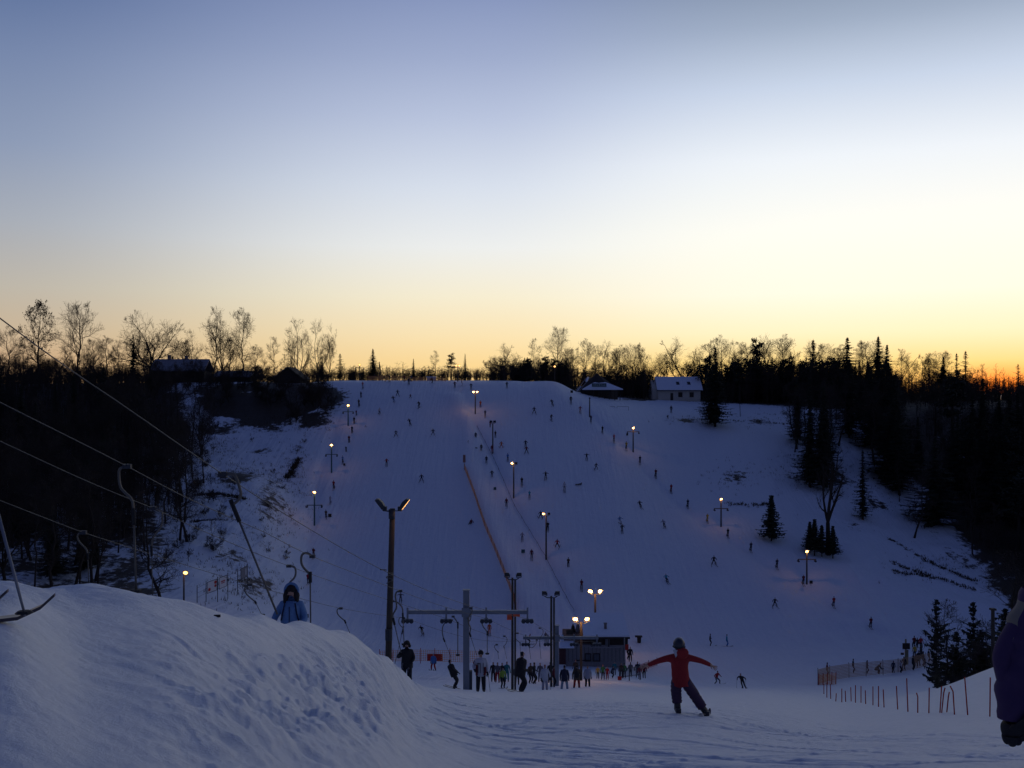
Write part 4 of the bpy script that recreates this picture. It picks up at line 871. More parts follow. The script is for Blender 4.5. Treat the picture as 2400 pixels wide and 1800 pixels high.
def pavilion():
    d = 247; p = Vector(((1409 - CX) / F * d, d, -(933 - HY) / F * d)); k = d / F
    o = empty('pavilion', p, 'dark round pavilion with pointed roof and snow covered front roof', 'building')
    X = lambda q: (q - 1409) * k
    Z = lambda q: (933 - q) * k
    b = MB(); n = 10; R = 46 * k
    ring = [Vector((math.cos(2 * math.pi * i / n + .3) * R, 6 + math.sin(2 * math.pi * i / n + .3) * R * .9, -1.2)) for i in range(n)]
    b.poly(ring, (0, 0, Z(912) + 1.2)); b.build('wall', M_DWOOD, o)
    for i in range(8):
        q = MB(); q.box((X(1366 + i * 12.5), -.6 + abs(i - 3.5) * .28, Z(922) - .3), (.16, .16, Z(911) + .6)); q.build('porch_post', M_DWOOD, o)
    r = MB(); ap = Vector((X(1403), 6, Z(873))); rr = [Vector((math.cos(2 * math.pi * i / n + .3) * R * 1.12, 6 + math.sin(2 * math.pi * i / n + .3) * R, Z(913))) for i in range(n)]
    r._add(rr + [ap, ap - Vector((0, 0, 3))], [(i, (i + 1) % n, n) for i in range(n)] + [((i + 1) % n, i, n + 1) for i in range(n)]); r.build('pointed_roof', M_DWOOD, o)
    s = MB(); A = [(X(1364), -1.2, Z(911.5)), (X(1459), -1.2, Z(911.5)), (X(1428), 3.0, Z(897)), (X(1409), 5.0, Z(891)), (X(1392), 3.0, Z(897))]
    s.poly(A, (0, 0, -.25)); s.build('snow_roof', M_SNOWR, o)
    for (a, b_) in (((1354, 914), (1362, 905)), ((1375, 893), (1380, 884))):
        q = MB(); q.tube([(X(a[0]), .8, Z(a[1])), (X(b_[0]), 2.2, Z(b_[1]))], [.3, .2], 6); q.build('snow_patch', M_SNOWR, o)
    for X0, Y0, X1, Y1 in ((1350, 917, 1378, 884), (1357, 917, 1386, 884)):
        q = MB(); q.tube([(X(X0), 0, Z(Y0)), (X(X1), 4, Z(Y1))], .1, 5); q.build('roof_pole', M_GWOOD, o)
    g = MB(); g.box((X(1404), -.3, Z(902.5)), (34 * k, .15, 8 * k)); sg = g.build('roof_sign', mat('teal_sign_board', (.05, .10, .10), .6), o)
    t = MB(); rnd = random.Random(3)
    for i in range(7): t.box((X(1392 + i * 4.2), -.4, Z(902.5 + rnd.uniform(-.5, .5))), (.26, .05, rnd.uniform(.25, .5)))
    t.build('sign_lettering', mat('pale_lettering', (.25, .32, .32), .6), sg)
pavilion()
def ticket_hut():
    d = 118.0; k = d / F; cx = 1390; p = Vector(((cx - CX) / F * d, d, -(1552 - HY) / F * d)); g0 = ground(p.x, d) - p.z
    o = empty('ticket_hut', p, 'long grey ticket hut with snow covered roof and dark porch', 'building')
    X = lambda q: (q - cx) * k
    Z = lambda q: (1552 - q) * k
    b = MB(); b.box(((X(1327) + X(1466)) / 2, 2.3, (Z(1514) + g0) / 2), (X(1466) - X(1327), 4.6, Z(1514) - g0 + .2)); b.build('lower_wall', M_GWOOD, o)
    b = MB()
    for i in range(15): b.box((X(1333 + i * 9.2), -.03, Z(1533)), (.03, .04, Z(1516) - Z(1550)))
    b.build('wall_batten', M_DWOOD, o)
    b = MB(); b.box(((X(1385) + X(1472)) / 2, 2.2, Z(1500)), (X(1472) - X(1385), 4.2, Z(1487) - Z(1513))); b.build('upper_wall', M_DWOOD, o)
    b = MB(); b.box(((X(1322) + X(1385)) / 2, 2.6, Z(1504)), (X(1384) - X(1322), 3.8, Z(1494) - Z(1513))); b.build('annex_wall', mat('brown_boards', (.09, .05, .045), .85, var=.3), o)
    r = MB(); ye = -1.0; yb = 4.6; r.poly([(X(1366), ye, Z(1489)), (X(1473), ye, Z(1489)), (X(1470), yb, Z(1461)), (X(1368), yb, Z(1461))], (0, 0, .28)); ro = r.build('snow_roof', M_SNOWR, o)
    e = MB(); e.box(((X(1366) + X(1474)) / 2, ye - .03, Z(1490) - .02), (X(1474) - X(1366), .1, .22)); e.build('eave_board', M_DWOOD, ro)
    c = MB(); c.box((X(1420), 0.6, Z(1477)), (.30, .34, Z(1464) - Z(1492))); c.box((X(1420), .6, Z(1463.5)), (.4, .44, .08)); c.build('chimney', M_BRICK, ro)
    r = MB(); r.poly([(X(1310), -.7, Z(1516)), (X(1345), -.7, Z(1516)), (X(1345), 2, Z(1500)), (X(1318), 2, Z(1500))], (0, 0, .15)); r.build('low_snow_roof', M_SNOWR, o)
    for X0, X1 in ((1372, 1384), (1391, 1405)):
        fr = MB(); cxx = X((X0 + X1) / 2); w = (X1 - X0) * k; h = Z(1532) - Z(1549); zc = Z(1540.5)
        for dx in (-w / 2, w / 2): fr.box((cxx + dx, -.05, zc), (.09, .12, h))
        for dz in (-h / 2, h / 2): fr.box((cxx, -.05, zc + dz), (w + .1, .14, .09))
        f = fr.build('window', M_DWOOD, o); q = MB(); q.box((cxx, -.02, zc), (w - .08, .06, h - .06)); q.build('pane', mat('dull_window_glass', (.10, .11, .13), .3), f)
    dr = MB(); dr.box((X(1318), -.2, (Z(1517) + Z(1556)) / 2), (16 * k, .14, Z(1517) - Z(1556))); dr.build('door', mat('dark_red_door', (.07, .02, .02), .7), o)
    s = MB(); s.box(((X(1332) + X(1400)) / 2, -.06, Z(1547.5)), (X(1370) - X(1332), .1, .1)); s.build('counter_shelf', M_DWOOD, o)
    pst = MB()
    for q in (1386, 1425, 1465): pst.box((X(q), -.85, Z(1500)), (.12, .12, Z(1490) - Z(1513)))
    pst.build('porch_post', M_DWOOD, o)
    q = MB(); q.box((X(1425), -.9, Z(1513)), (X(1470) - X(1385), .08, .12)); q.build('porch_rail', M_GWOOD, o)
    q = MB(); q.box((X(1423), -.3, Z(1501)), (.5, .3, 1.0)); q.build('menu_board', mat('grey_board', (.16, .17, .18), .7), o)
    q = MB(); q.box((X(1466), -1.0, Z(1512)), (.5, .06, .65)); q.build('hanging_flag', M_RED, o)
    q = MB(); q.tube([(X(1461), -1.1, Z(1489)), (X(1461), -1.1, g0)], .07, 6); q.build('flag_post', M_GWOOD, o)
    # snow bank the hut stands on
    return o
ticket_hut()
def bin_on_snow():
    p = hit(1498, 1507, 100); o = empty('litter_bin', p, 'dark litter bin with flared lid on the snow right of the ticket hut', 'litter bin')
    m = MB(); m.tube([(0, 0, -.05), (0, 0, .75)], [.26, .30], 10); m.build('bin_body', M_DWOOD, o); m = MB(); m.box((-.08, 0, .92), (.98, .6, .16)); m.tube([(0, 0, .74), (0, 0, .85)], [.3, .4], 10); m.build('lid', M_DWOOD, o)
bin_on_snow()
for X, t, b, l in ((1343, 1462, 1490, 'tall folded dark parasol left on the ticket hut terrace'), (1354, 1458, 1490, 'slim folded grey parasol right of the dark one on the terrace')):
    d = 121; p = at(X, b, d); h = (b - t) * d / F; o = empty('folded_parasol', p, l, 'parasol'); m = MB(); m.tube([(0, 0, -.6), (0, 0, h)], .04, 6); m.build('pole', M_DSTEEL, o)
    m = MB(); m.tube([(0, 0, .05), (0, 0, h * .35), (0, 0, h * .75), (0, 0, h)], [.22, .30, .2, .03], 9); m.build('folded_cloth', M_DWOOD if X == 1343 else M_GWOOD, o)
# dark houses on the left skyline
def dark_house(X0, X1, Yr, Ye, Yb, d, label, gable=False, chim=(), leanx=0, snow=1.0):
    k = d / F; cx = (X0 + X1) / 2; p = Vector(((cx - CX) / F * d, d, -(Yb - HY) / F * d)); o = empty('dark_house', p, label, 'house')
    X = lambda q: (q - cx) * k
    Z = lambda q: (Yb - q) * k
    if not gable:
        b = MB(); b.box((0, 4, Z(Ye) / 2 - .6), ((X1 - X0) * k * .94, 7, Z(Ye) + 1.2)); b.build('wall', M_DWOOD, o)
        r = MB()
        for sg in (-1, 1):
            y0 = 4 + sg * 4.2
            r.poly([(X(X0), y0, Z(Ye)), (X(X0), 4, Z(Yr)), (X(X0), 4, Z(Yr) + .2), (X(X0), y0, Z(Ye) + .2)], ((X1 - X0) * k, 0, 0))
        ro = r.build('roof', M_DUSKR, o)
    else:
        b = MB(); b.poly([(X(X0 + 8), 0, -1.5), (X(X1 - 8), 0, -1.5), (X(X1 - 8), 0, Z(Ye)), (0, 0, Z(Yr) - .15), (X(X0 + 8), 0, Z(Ye))], (0, 9, 0)); b.build('wall', M_DWOOD, o)
        r = MB(); q = MB()
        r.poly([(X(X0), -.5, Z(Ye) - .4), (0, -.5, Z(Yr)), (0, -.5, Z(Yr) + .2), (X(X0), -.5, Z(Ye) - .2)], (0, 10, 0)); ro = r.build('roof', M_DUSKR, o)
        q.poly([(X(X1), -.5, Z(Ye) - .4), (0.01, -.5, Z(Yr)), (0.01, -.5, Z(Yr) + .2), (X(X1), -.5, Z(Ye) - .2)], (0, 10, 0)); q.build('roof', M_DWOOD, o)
        q = MB(); q.box((0, -.06, Z(Ye)), (1.0, .1, 1.1)); q.build('window', M_GLASSD, o)
    for cxp, ct in chim:
        c = MB(); c.box((X(cxp), 4, (Z(ct) + Z(Yr)) / 2 - .3), (.7, .7, Z(ct) - Z(Yr) + 1.2)); c.build('chimney', M_BRICK, ro)
    return o
dark_house(350, 480, 842, 870, 900, 249, 'long dark house with faint snowy roof and two chimneys on the left skyline', chim=((384, 833), (425, 835)))
dark_house(498, 588, 870, 884, 900, 256, 'low snowy roof just peeping over the left ridge')
dark_house(636, 712, 861, 886, 902, 251, 'dark gabled barn with one snowy roof side on the left skyline', gable=True)
p = at(1011, 896, 262); o = empty('kiosk', p, 'tiny white kiosk behind the orange fence on the crest', 'kiosk'); m = MB(); m.box((0, 0, .6), (2.3, 1.6, 1.5)); m.build('wall', M_WHITEP, o); m = MB(); m.box((0, 0, 1.42), (2.6, 1.9, .14)); m.build('roof', M_SNOWR, o); m = MB(); m.box((.1, -.82, .7), (.8, .06, .6)); m.build('window', M_GLASSD, o)
for X, t, b, l in ((682, 838, 880, 'slanted pole crossing another beside the barn roof'), (889, 848, 890, 'dark utility pole with stay right of the lone crest spruce')):
    d = 256; p = at(X, b, d); h = (b - t) * d / F; o = empty('utility_pole', p, l, 'utility pole'); m = MB(); m.tube([(0, 0, -.8), (0, 0, h)], .11, 6); m.build('pole', M_POST, o); m = MB(); m.tube([(.9, 0, -.8), (.05, 0, h * .9)], .09, 6); m.build('stay', M_POST, o)
# ---- fences and nets
def net_fence(pts, h, label, name='net_fence', m=None, post_every=1, rows=7, post=.03, cell=.35, cat='net fence', wire=.022):
    """a plastic net hung between stakes : cords as thin bars, stakes as parts"""
    pts = [Vector(q) for q in pts]; o = empty(name, pts[0], label, cat); m = m or M_ORANGE; b = MB(); r = random.Random(len(pts))
    for a, c in zip(pts[:-1], pts[1:]):
        L = (c - a).length; n = max(1, int(L / cell)); q = c - a; nrm = Vector((-q.y, q.x, 0)).normalized() * .012
        for j in range(rows):
            z0 = h * j / (rows - 1)
            b.poly([a - pts[0] + Vector((0, 0, z0 + .05)), c - pts[0] + Vector((0, 0, z0 + .05)), c - pts[0] + Vector((0, 0, z0 + .05 + wire)), a - pts[0] + Vector((0, 0, z0 + .05 + wire))], nrm)
        for i in range(n):
            t = (i + .5) / n; v = a + q * t - pts[0]; w = q.normalized() * wire / 2
            b.poly([v - w + Vector((0, 0, .05)), v + w + Vector((0, 0, .05)), v + w + Vector((0, 0, h + .05)), v - w + Vector((0, 0, h + .05))], nrm * 1.3)
    b.build('net', m, o)
    for i, a in enumerate(pts):
        if i % post_every == 0:
            s = MB(); s.tube([a - pts[0] + Vector((0, .02, -.2)), a - pts[0] + Vector((r.uniform(-.05, .05), .02, h + .25))], post, 5); s.build('stake', M_DSTEEL if m is not M_ORANGE else M_RED, o)
    return o
def line_hits(pix, n, dmin):
    out = []
    for (a, b), (c, e) in zip(pix[:-1], pix[1:]):
        A = hit(a, b, dmin); B = hit(c, e, dmin)
        for i in range(n): q = A.lerp(B, i / n); q.z = ground(q.x, q.y); out.append(q)
    q = hit(*pix[-1], dmin); out.append(q); return out
net_fence(line_hits([(1088, 1105), (1112, 1170), (1135, 1240), (1160, 1300), (1180, 1350), (1203, 1410), (1210, 1440)], 3, 100), 1.6, 'long orange net fence running down the middle of the slope', cell=.2, rows=9, wire=.05)
p = hit(1088, 1108, 100); o = empty('orange_flag', p, 'faded orange flag on a thin pole at the top end of the slope fence', 'flag'); m = MB(); m.tube([(0, 0, -.1), (0, 0, 3.4)], .04, 5); m.build('flag_pole', M_POST, o)
m = MB(); m.poly([(-.28, 0, 2.0), (.28, 0, 2.0), (.25, .1, 3.5), (-.25, .1, 3.5)], (0, .02, 0)); m.build('flag_cloth', mat('faded_orange_cloth', (.35, .20, .17), .8), o)
net_fence([at(X, Y, 96 - i * .8) for i, (X, Y) in enumerate(((890, 1552), (920, 1551), (950, 1550), (985, 1550), (1020, 1551), (1055, 1552), (1090, 1553), (1125, 1554)))], 1.0, 'low orange net fence across the valley behind the lift queue', cell=.22, wire=.03)
for X0, X1, Y0, Y1, l in ((1001, 1037, 1533, 1549, 'red banner on the orange fence behind the child in blue'), (905, 919, 1530, 1542, 'small red banner beside the foot of the big wooden post')):
    d = 92.5; q = MB(); q.poly([at(X0, Y1, d), at(X1, Y1, d), at(X1, Y0, d), at(X0, Y0, d)], (0, .03, 0)); b = q.build('banner', M_RED); tag(b, l, 'banner', 'red banners on the orange fence')
net_fence([hit(X, Y, 80, 200) for X, Y in ((1917, 1605), (1945, 1596), (1990, 1588), (2030, 1584), (2070, 1580), (2105, 1576), (2140, 1569), (2170, 1562), (2200, 1556))], 1.5, 'pale orange net fence beside the queue on the right', m=mat('faded_net_cord', (.40, .24, .14), .8, bump=0), cell=.22, rows=10, wire=.045)
m = MB(); p = hit(1925, 1604, 80)
o = net_fence([p + Vector((-.5 + i * .5, -.7 + .15 * i, 0)) for i in range(5)], 1.1, 'bundled orange net on short stakes at the near end of the right fence', post=.04, cell=.15, rows=9, wire=.035)
net_fence([at(X, Y, 250) for X, Y in ((862, 891), (890, 891), (920, 892), (950, 893), (985, 894), (1020, 895), (1045, 896))], .95, 'orange net fence along the top of the slope', cell=.3, wire=.05, rows=9)
net_fence([hit(X, Y, 85, 140) for X, Y in ((1500, 1575), (1520, 1567), (1540, 1560))], .8, 'short red net at the right end of the railing', m=M_RED, cell=.2)
def rail_fence():
    P = [at(X, Y, d) for X, Y, d in ((1452, 1590, 92), (1475, 1588, 92.5), (1500, 1584, 94))]; o = empty('railing', P[0], 'dark barred railing on the snow right of the ticket hut', 'railing')
    m = MB()
    for a, b in zip(P[:-1], P[1:]):
        for z in (.15, .85): m.tube([a - P[0] + Vector((0, 0, z)), b - P[0] + Vector((0, 0, z))], .03, 5)
        for i in range(9): q = a.lerp(b, i / 9) - P[0]; m.tube([q + Vector((0, 0, .05)), q + Vector((0, 0, .95))], .02, 4)
    m.build('rail_panel', M_DSTEEL, o)
    for q in P: m = MB(); m.tube([q - P[0] - Vector((0, 0, .4)), q - P[0] + Vector((0, 0, 1.05))], .045, 6); m.build('rail_post', M_DSTEEL, o)
    m = MB(); m.box((0, -.1, .05), (.35, .2, .3)); m.build('foot_pad', M_RED, o)
rail_fence()
# banner fence on the left bank
def banner_fence():
    px = [(462, 1411, 1372), (483, 1400, 1364), (510, 1390, 1354), (534, 1380, 1344), (557, 1370, 1334), (580, 1358, 1325)]
    P = [at(X, Y, 116 + i * 1.5) for i, (X, Y, t) in enumerate(px)]; o = empty('banner_fence', P[0], 'wire fence with three sign boards on the left bank below the trees', 'fence')
    w = MB()
    for (a, b, (X, Y, t)) in zip(P[:-1], P[1:], px):
        for f in (.3, .6, .95): w.tube([a - P[0] + Vector((0, 0, 1.7 * f)), b - P[0] + Vector((0, 0, 1.7 * f))], .015, 4)
    w.build('wire', M_DSTEEL, o)
    for a in P: m = MB(); m.tube([a - P[0] - Vector((0, 0, 1.2)), a - P[0] + Vector((0, 0, 1.95))], .045, 6); m.build('fence_post', M_DSTEEL, o)
    for i, (f0, f1, mt, deco) in {1: (.08, .92, M_WHITEP, 1), 2: (.12, .88, M_WHITEP, 2), 4: (.3, .98, M_GWOOD, 3)}.items():
        a, b = P[i] - P[0], P[i + 1] - P[0]; A = a.lerp(b, f0); B = a.lerp(b, f1); nn = Vector((-(B - A).y, (B - A).x, 0)).normalized() * -.04
        if nn.y > 0: nn = -nn
        s = MB(); s.poly([A + Vector((0, 0, .45)), B + Vector((0, 0, .45)), B + Vector((0, 0, 1.7)), A + Vector((0, 0, 1.7))], nn); bd = s.build('sign_board', mt, o)
        fr = MB(); up = [Vector((0, 0, h)) for h in (.42, 1.73)]
        for p0, p1 in ((A + up[0], B + up[0]), (A + up[1], B + up[1]), (A + up[0], A + up[1]), (B + up[0], B + up[1])): fr.tube([p0 + nn, p1 + nn], .035, 5)
        fr.build('board_frame', M_DSTEEL, bd)
        q = MB(); u = (B - A)
        def disc(t, z, r):
            c = A + u * t + Vector((0, 0, z)) + nn; un = u.normalized(); q.poly([c + un * r * math.cos(k * .6283) + Vector((0, 0, r * math.sin(k * .6283))) for k in range(10)], nn * .4)
        def bar(t, z, wx, h): c = A + u * t + Vector((0, 0, z)) + nn * 1.02; un = u.normalized(); q.poly([c - un * wx - Vector((0, 0, h)), c + un * wx - Vector((0, 0, h)), c + un * wx + Vector((0, 0, h)), c - un * wx + Vector((0, 0, h))], nn * .4)
        if deco == 1:
            for dsc in ((.22, .78, .2), (.84, 1.42, .2), (.84, 1.0, .17)): q = MB(); disc(*dsc); q.build('sign_mark', M_RED, bd)
        if deco == 2:
            for br_ in ((.5, 1.2, .34, .07), (.5, 1.0, .28, .05)): q = MB(); bar(*br_); q.build('sign_mark', M_RED, bd)
        if deco == 3: q = MB(); bar(.75, 1.1, .06, .4); q.build('sign_mark', M_WHITEP, bd)
banner_fence()
def goal_frame():
    k = 236 / F; p = at(1415, 970, 236); o = empty('goal_frame', p, 'thin double rectangular pipe frame on the field below the pavilion', 'pipe frame')
    for X in (1415, 1441, 1446, 1473): m = MB(); x = (X - 1415) * k; m.tube([(x, 0, -.3), (x, 0, 17 * k)], .035, 5); m.build('upright', M_DSTEEL, o)
    for z in (2 * k, 17 * k): m = MB(); m.tube([(0, 0, z), (26 * k, 0, z)], .03, 5); m.tube([(31 * k, 0, z), (58 * k, 0, z)], .03, 5); m.build('crossbar', M_DSTEEL, o)
goal_frame()
# red slalom poles on the right bank
rp = [(2320, 1588, 1680, 1, 0), (2268, 1587, 1676, -7, 0), (2237, 1608, 1674, -4, -6), (2219, 1622, 1670, 5, 1), (2207, 1612, 1671, 6, 2), (2203, 1608, 1671, 4, 0), (2177, 1612, 1672, 1, 0), (2151, 1624, 1671, 0, -3), (2128, 1590, 1668, -3, 0), (2104, 1608, 1663, -3, 0), (2072, 1616, 1658, -2, 0), (2059, 1608, 1657, 0, 0),
      (2046, 1609, 1653, 0, 0), (2029, 1618, 1650, -1, 0), (2018, 1608, 1647, 0, 0), (2005, 1606, 1647, 0, 0), (1995, 1611, 1644, -1, 0), (1982, 1619, 1645, -1, 0), (1973, 1614, 1646, 0, 0), (1959, 1625, 1644, 1, 0), (1947, 1603, 1638, -1, 0), (1938, 1600, 1636, 0, 0), (1931, 1603, 1628, 0, 0)]
desc = ['nearest and rightmost red pole on the right bank', 'second red pole from the right, tall and leaning left', 'red pole with kinked top right of the short curved pair', 'short red pole whose top curls right', 'red pole bent over to the right beside a straight one', 'straight red pole touching the bent one', 'straight red pole left of the bent pair', 'short red pole with top bent left', 'tallest red pole in the middle of the row', 'red pole just left of the tallest in the row']
for i, (X, t, b, dx, kx) in enumerate(rp):
    p = hit(X, b, 12, 90); k = p.y / F; h = (b - t) * k; m = MB()
    m.tube([(0, 0, -.2), (0, 0, 0), (dx * .5 * k, 0, h * .5), (dx * .8 * k, 0, h * .8), ((dx + kx) * k, 0, h)], .012 + .00022 * p.y, 6)
    o = m.build('slalom_pole', M_RED, None, True); o.location = p
    lab = desc[i] if i < len(desc) else 'thin red pole in the far left part of the row on the right bank'
    tag(o, lab, 'slalom pole', 'red slalom poles on the right bank')
X = 2327; d = 66; x = (X - CX) / F * d; p = Vector((x, d, ground(x, d))); o = MB(); o.tube([(0, 0, -.5), (0, 0, -(1428 - HY) / F * d - p.z)], [.13, .12], 8); o.box((0, 0, -(1428 - HY) / F * d - p.z), (.34, .34, .12)); q = o.build('wooden_post', M_POST); q.location = p; tag(q, 'bare dark wooden post among the young spruces on the right', 'post')
# snow tread litter and small square pads by the lift lines
for X, Y, s, l, mt in ((807, 1093, .45, 'small square sign beside the left lift track, highest one', M_DSTEEL), (773, 1214, .6, 'small dark square pad next to a tow rider on the left lift track', M_DWOOD), (719, 1450, .5, 'dark square pad just right of the woman in blue', M_DWOOD), (643, 1450, .4, 'dark square pad left of the woman in blue', M_DSTEEL),
      (1080, 965, .5, 'small grey square left of the twin headed lamp post', M_DSTEEL), (1116, 1056, .5, 'small grey square above the unlit double lamp post foot', M_DSTEEL), (1160, 1150, .5, 'small green square left of the halfway lamp post', M_GREEN), (1226, 1298, .6, 'green square left of the low middle lamp post', M_GREEN), (1901, 1370, .5, 'small brown square right of the lowest right lamp post', M_DWOOD), (1470, 1022, .4, 'tiny dark square left of the right hand top lamp post', M_DWOOD), (1340, 922, .6, 'small dark box on the dip right of the crest hump', M_DWOOD)):
    p = hit(X, Y, 60); m = MB(); m.box((0, 0, s * .55 + .1), (s, .08, s)); m.tube([(0, .06, -.2), (0, .06, s)], .03, 5); q = m.build('small_sign', mt); q.location = p; tag(q, l, 'sign', 'small square signs by the lift tracks')
# low dark rope on stakes, added to draw the shade line of the groove
def groove_shade():
    P = line_hits([(1118, 1000), (1157, 1075), (1205, 1185), (1278, 1305), (1345, 1432)], 4, 100); o = empty('shade_rope', P[0], 'made-up dark rope on stakes standing in for the shaded groove by the middle lift', 'shade line')
    r = MB()
    for a, b in zip(P[:-1], P[1:]): m = (a + b) / 2 - P[0]; r.tube([a - P[0] + Vector((0, 0, .22)), m + Vector((0, 0, .06)), b - P[0] + Vector((0, 0, .22))], .03, 4)
    r.build('rope', M_RUB, o)  # dark strand modelled in place of the groove's shade
    for a in P: m = MB(); m.tube([a - P[0] - Vector((0, 0, .2)), a - P[0] + Vector((0, 0, .28))], .022, 5); m.build('stake', M_RUB, o)
groove_shade()
p = hit(1100, 1048, 150); tree('bush2', p, 1.6, 'small dark shrub above the orange flag on the slope', None, .9, rz=0, name='shrub', cat='shrub')
m = MB(); rr = random.Random(2)
p = hit(509, 1447, 4, 14); m.box((0, 0, .012), (.055, .02, .02), rz=.2); q = m.build('wood_chip', M_DWOOD); q.location = p; tag(q, 'tiny dark wood chip lying on the crest of the snow mound', 'wood chip')
# ---------------------------------------------------------------- people
M_SKIN = mat('skin', (.45, .27, .20), .6, scale=20, var=.08, bump=0)
M_BOOT = mat('ski_boot', (.03, .03, .035), .5, var=.2)
M_SKI = mat('ski_top', (.06, .05, .06), .35, scale=3, var=.4, bump=0)
M_HAIR = mat('dark_hair', (.015, .011, .009), .7, scale=40, var=.4, bump=.4)
CLOTH = {k: mat('cloth_' + k, c, .85, scale=14, var=.18, bump=.35) for k, c in {
 'black': (.014, .014, .018), 'navy': (.018, .022, .05), 'grey': (.10, .10, .12), 'red': (.30, .015, .018), 'darkred': (.13, .012, .018), 'white': (.50, .50, .54), 'pale': (.33, .32, .38), 'pink': (.40, .14, .17),
 'blue': (.05, .16, .42), 'lightblue': (.13, .25, .46), 'cyan': (.05, .30, .40), 'teal': (.02, .16, .19), 'orange': (.50, .11, .03), 'yellow': (.42, .30, .05), 'lime': (.26, .38, .05), 'green': (.04, .18, .05), 'brown': (.07, .045, .03), 'purple': (.045, .022, .085), 'plum': (.055, .025, .06), 'khaki': (.22, .20, .12), 'icejeans': (.22, .30, .40)}.items()}
def ik(a, b, l1, l2, hint):
    a, b = Vector(a), Vector(b); d = b - a; L = min(d.length, (l1 + l2) * .995); u = d.normalized(); h = Vector(hint); h = (h - u * h.dot(u)).normalized()
    x = (l1 * l1 - l2 * l2 + L * L) / (2 * L); y = math.sqrt(max(0, l1 * l1 - x * x)); return a + u * x + h * y, a + u * L
def skin_mesh(name, verts, edges, radii, root, sub=1):
    me = bpy.data.meshes.new(name); me.from_pydata([tuple(v) for v in verts], edges, []); o = bpy.data.objects.new(name, me); COL.objects.link(o)
    sk = o.modifiers.new('skin', 'SKIN'); sk.use_smooth_shade = True
    for i, r in enumerate(radii):
        v = me.skin_vertices[0].data[i]; v.radius = r if hasattr(r, '__len__') else (r, r); v.use_root = (i == root)
    if sub: m = o.modifiers.new('sub', 'SUBSURF'); m.levels = sub; m.render_levels = sub
    dg = bpy.context.evaluated_depsgraph_get(); out = bpy.data.meshes.new_from_object(o.evaluated_get(dg)); out.name = name
    bpy.data.objects.remove(o); bpy.data.meshes.remove(me); return out
def body(pel=(0, 0, .88), chest=None, head=None, feet=((-.12, .02, .09), (.12, .02, .09)), hands=((-.30, .1, .82), (.30, .1, .82)), face=(0, 1, 0), sub=1, fingers=False, scale=1.0, bulk=1.0, hips=.10, knee=(0, 1, .2), elbow=((-.5, -1, -.2), (.5, -1, -.2)), toes=None, bare_hands=False, fing_dir=None, hood=False, sh=.185):
    """a 1.7 m figure as one continuous skinned surface; material slots : skin, jacket, trousers, boots, hat, gloves"""
    pel = Vector(pel); chest = Vector(chest) if chest else pel + Vector((0, .03, .42)); up = (chest - pel).normalized(); face = Vector(face).normalized()
    neck = chest + up * .14; hd = Vector(head) if head else neck + up * .05 + Vector((0, 0, .12)); right = face.cross(Vector((0, 0, 1))).normalized()
    V = []; E = []; R = []; LB = []
    def add(p, r, lb, par=None):
        V.append(Vector(p)); R.append(r); LB.append(lb)
        if par is not None: E.append((par, len(V) - 1))
        return len(V) - 1
    B = bulk
    i_p = add(pel, (.155 * B, .13 * B), 1); i_s = add(pel.lerp(chest, .5), (.145 * B, .115 * B), 1, i_p); i_c = add(chest, (.165 * B, .125 * B), 1, i_s); i_n = add(neck, .060, 1, i_c)
    hb = add(hd + Vector((0, 0, -.045)) + face * .01, (.070, .078), 0, i_n); hm = add(hd + Vector((0, 0, .035)), (.080, .095), 4, hb); ht = add(hd + Vector((0, 0, .115)) - face * .01, (.058, .070), 4, hm)
    for s, sg in ((0, -1), (1, 1)):
        rr = right * sg
        shd = chest + up * .06 + rr * sh; el, ha = ik(shd, hands[s], .29, .27, elbow[s])
        a = add(shd, .075 * B, 1, i_c); b = add(el, .056 * B, 1, a); c = add(el.lerp(ha, .85), .045 * B, 1, b); c = add(ha, .034, 5, c)
        hdv = (ha - el).normalized() if not fing_dir else Vector(fing_dir[s]).normalized()
        if fingers:
            pv = hdv.cross(face if abs(hdv.dot(face)) < .9 else up).normalized(); pl = add(ha + hdv * .065, (.036, .020), 5, c)
            for q, l in ((-.034, .062), (-.012, .075), (.012, .070), (.034, .052)):
                f1 = add(ha + hdv * .105 + pv * q, .0105, 5, pl); f2 = add(ha + hdv * (.105 + l * .55) + pv * q * 1.25 + face * -.008, .0095, 5, f1); add(ha + hdv * (.105 + l) + pv * q * 1.3 + face * -.020, .008, 5, f2)
            t1 = add(ha + hdv * .045 + pv * -.045, .012, 5, c); add(ha + hdv * .085 + pv * -.068, .010, 5, t1)
        else: add(ha + hdv * .075, .036, 5, c)
        hip = pel + rr * hips + Vector((0, 0, -.05)); kn, an = ik(hip, feet[s], .42, .42, knee if not isinstance(knee[0], tuple) else knee[s])
        h = add(hip, .105 * B, 2, i_p); k = add(kn, .078 * B, 2, h); n_ = add(kn.lerp(an, .55), .072 * B, 2, k); n2 = add(an, .062 * B, 3, n_); td = Vector(toes[s]) if toes else face
        add(an + td.normalized() * .12 + Vector((0, 0, -.04)), .050, 3, n2)
    me = skin_mesh('body', V, E, R, 0, sub)
    # colour each face by the bone it grew from
    mid = [(V[a] * .5 + V[b] * .5, a, b) for a, b in E]; seg = np.array([[*V[a], *V[b]] for a, b in E]); n = len(me.polygons); cen = np.empty(n * 3); me.polygons.foreach_get('center', cen); cen = cen.reshape(-1, 3)
    A = seg[:, :3]; D = seg[:, 3:] - A; t = np.clip(((cen[:, None] - A) * D).sum(-1) / ((D ** 2).sum(-1) + 1e-9), 0, 1); ds = np.linalg.norm(cen[:, None] - A - t[..., None] * D, axis=-1); k = ds.argmin(1)
    lb = []
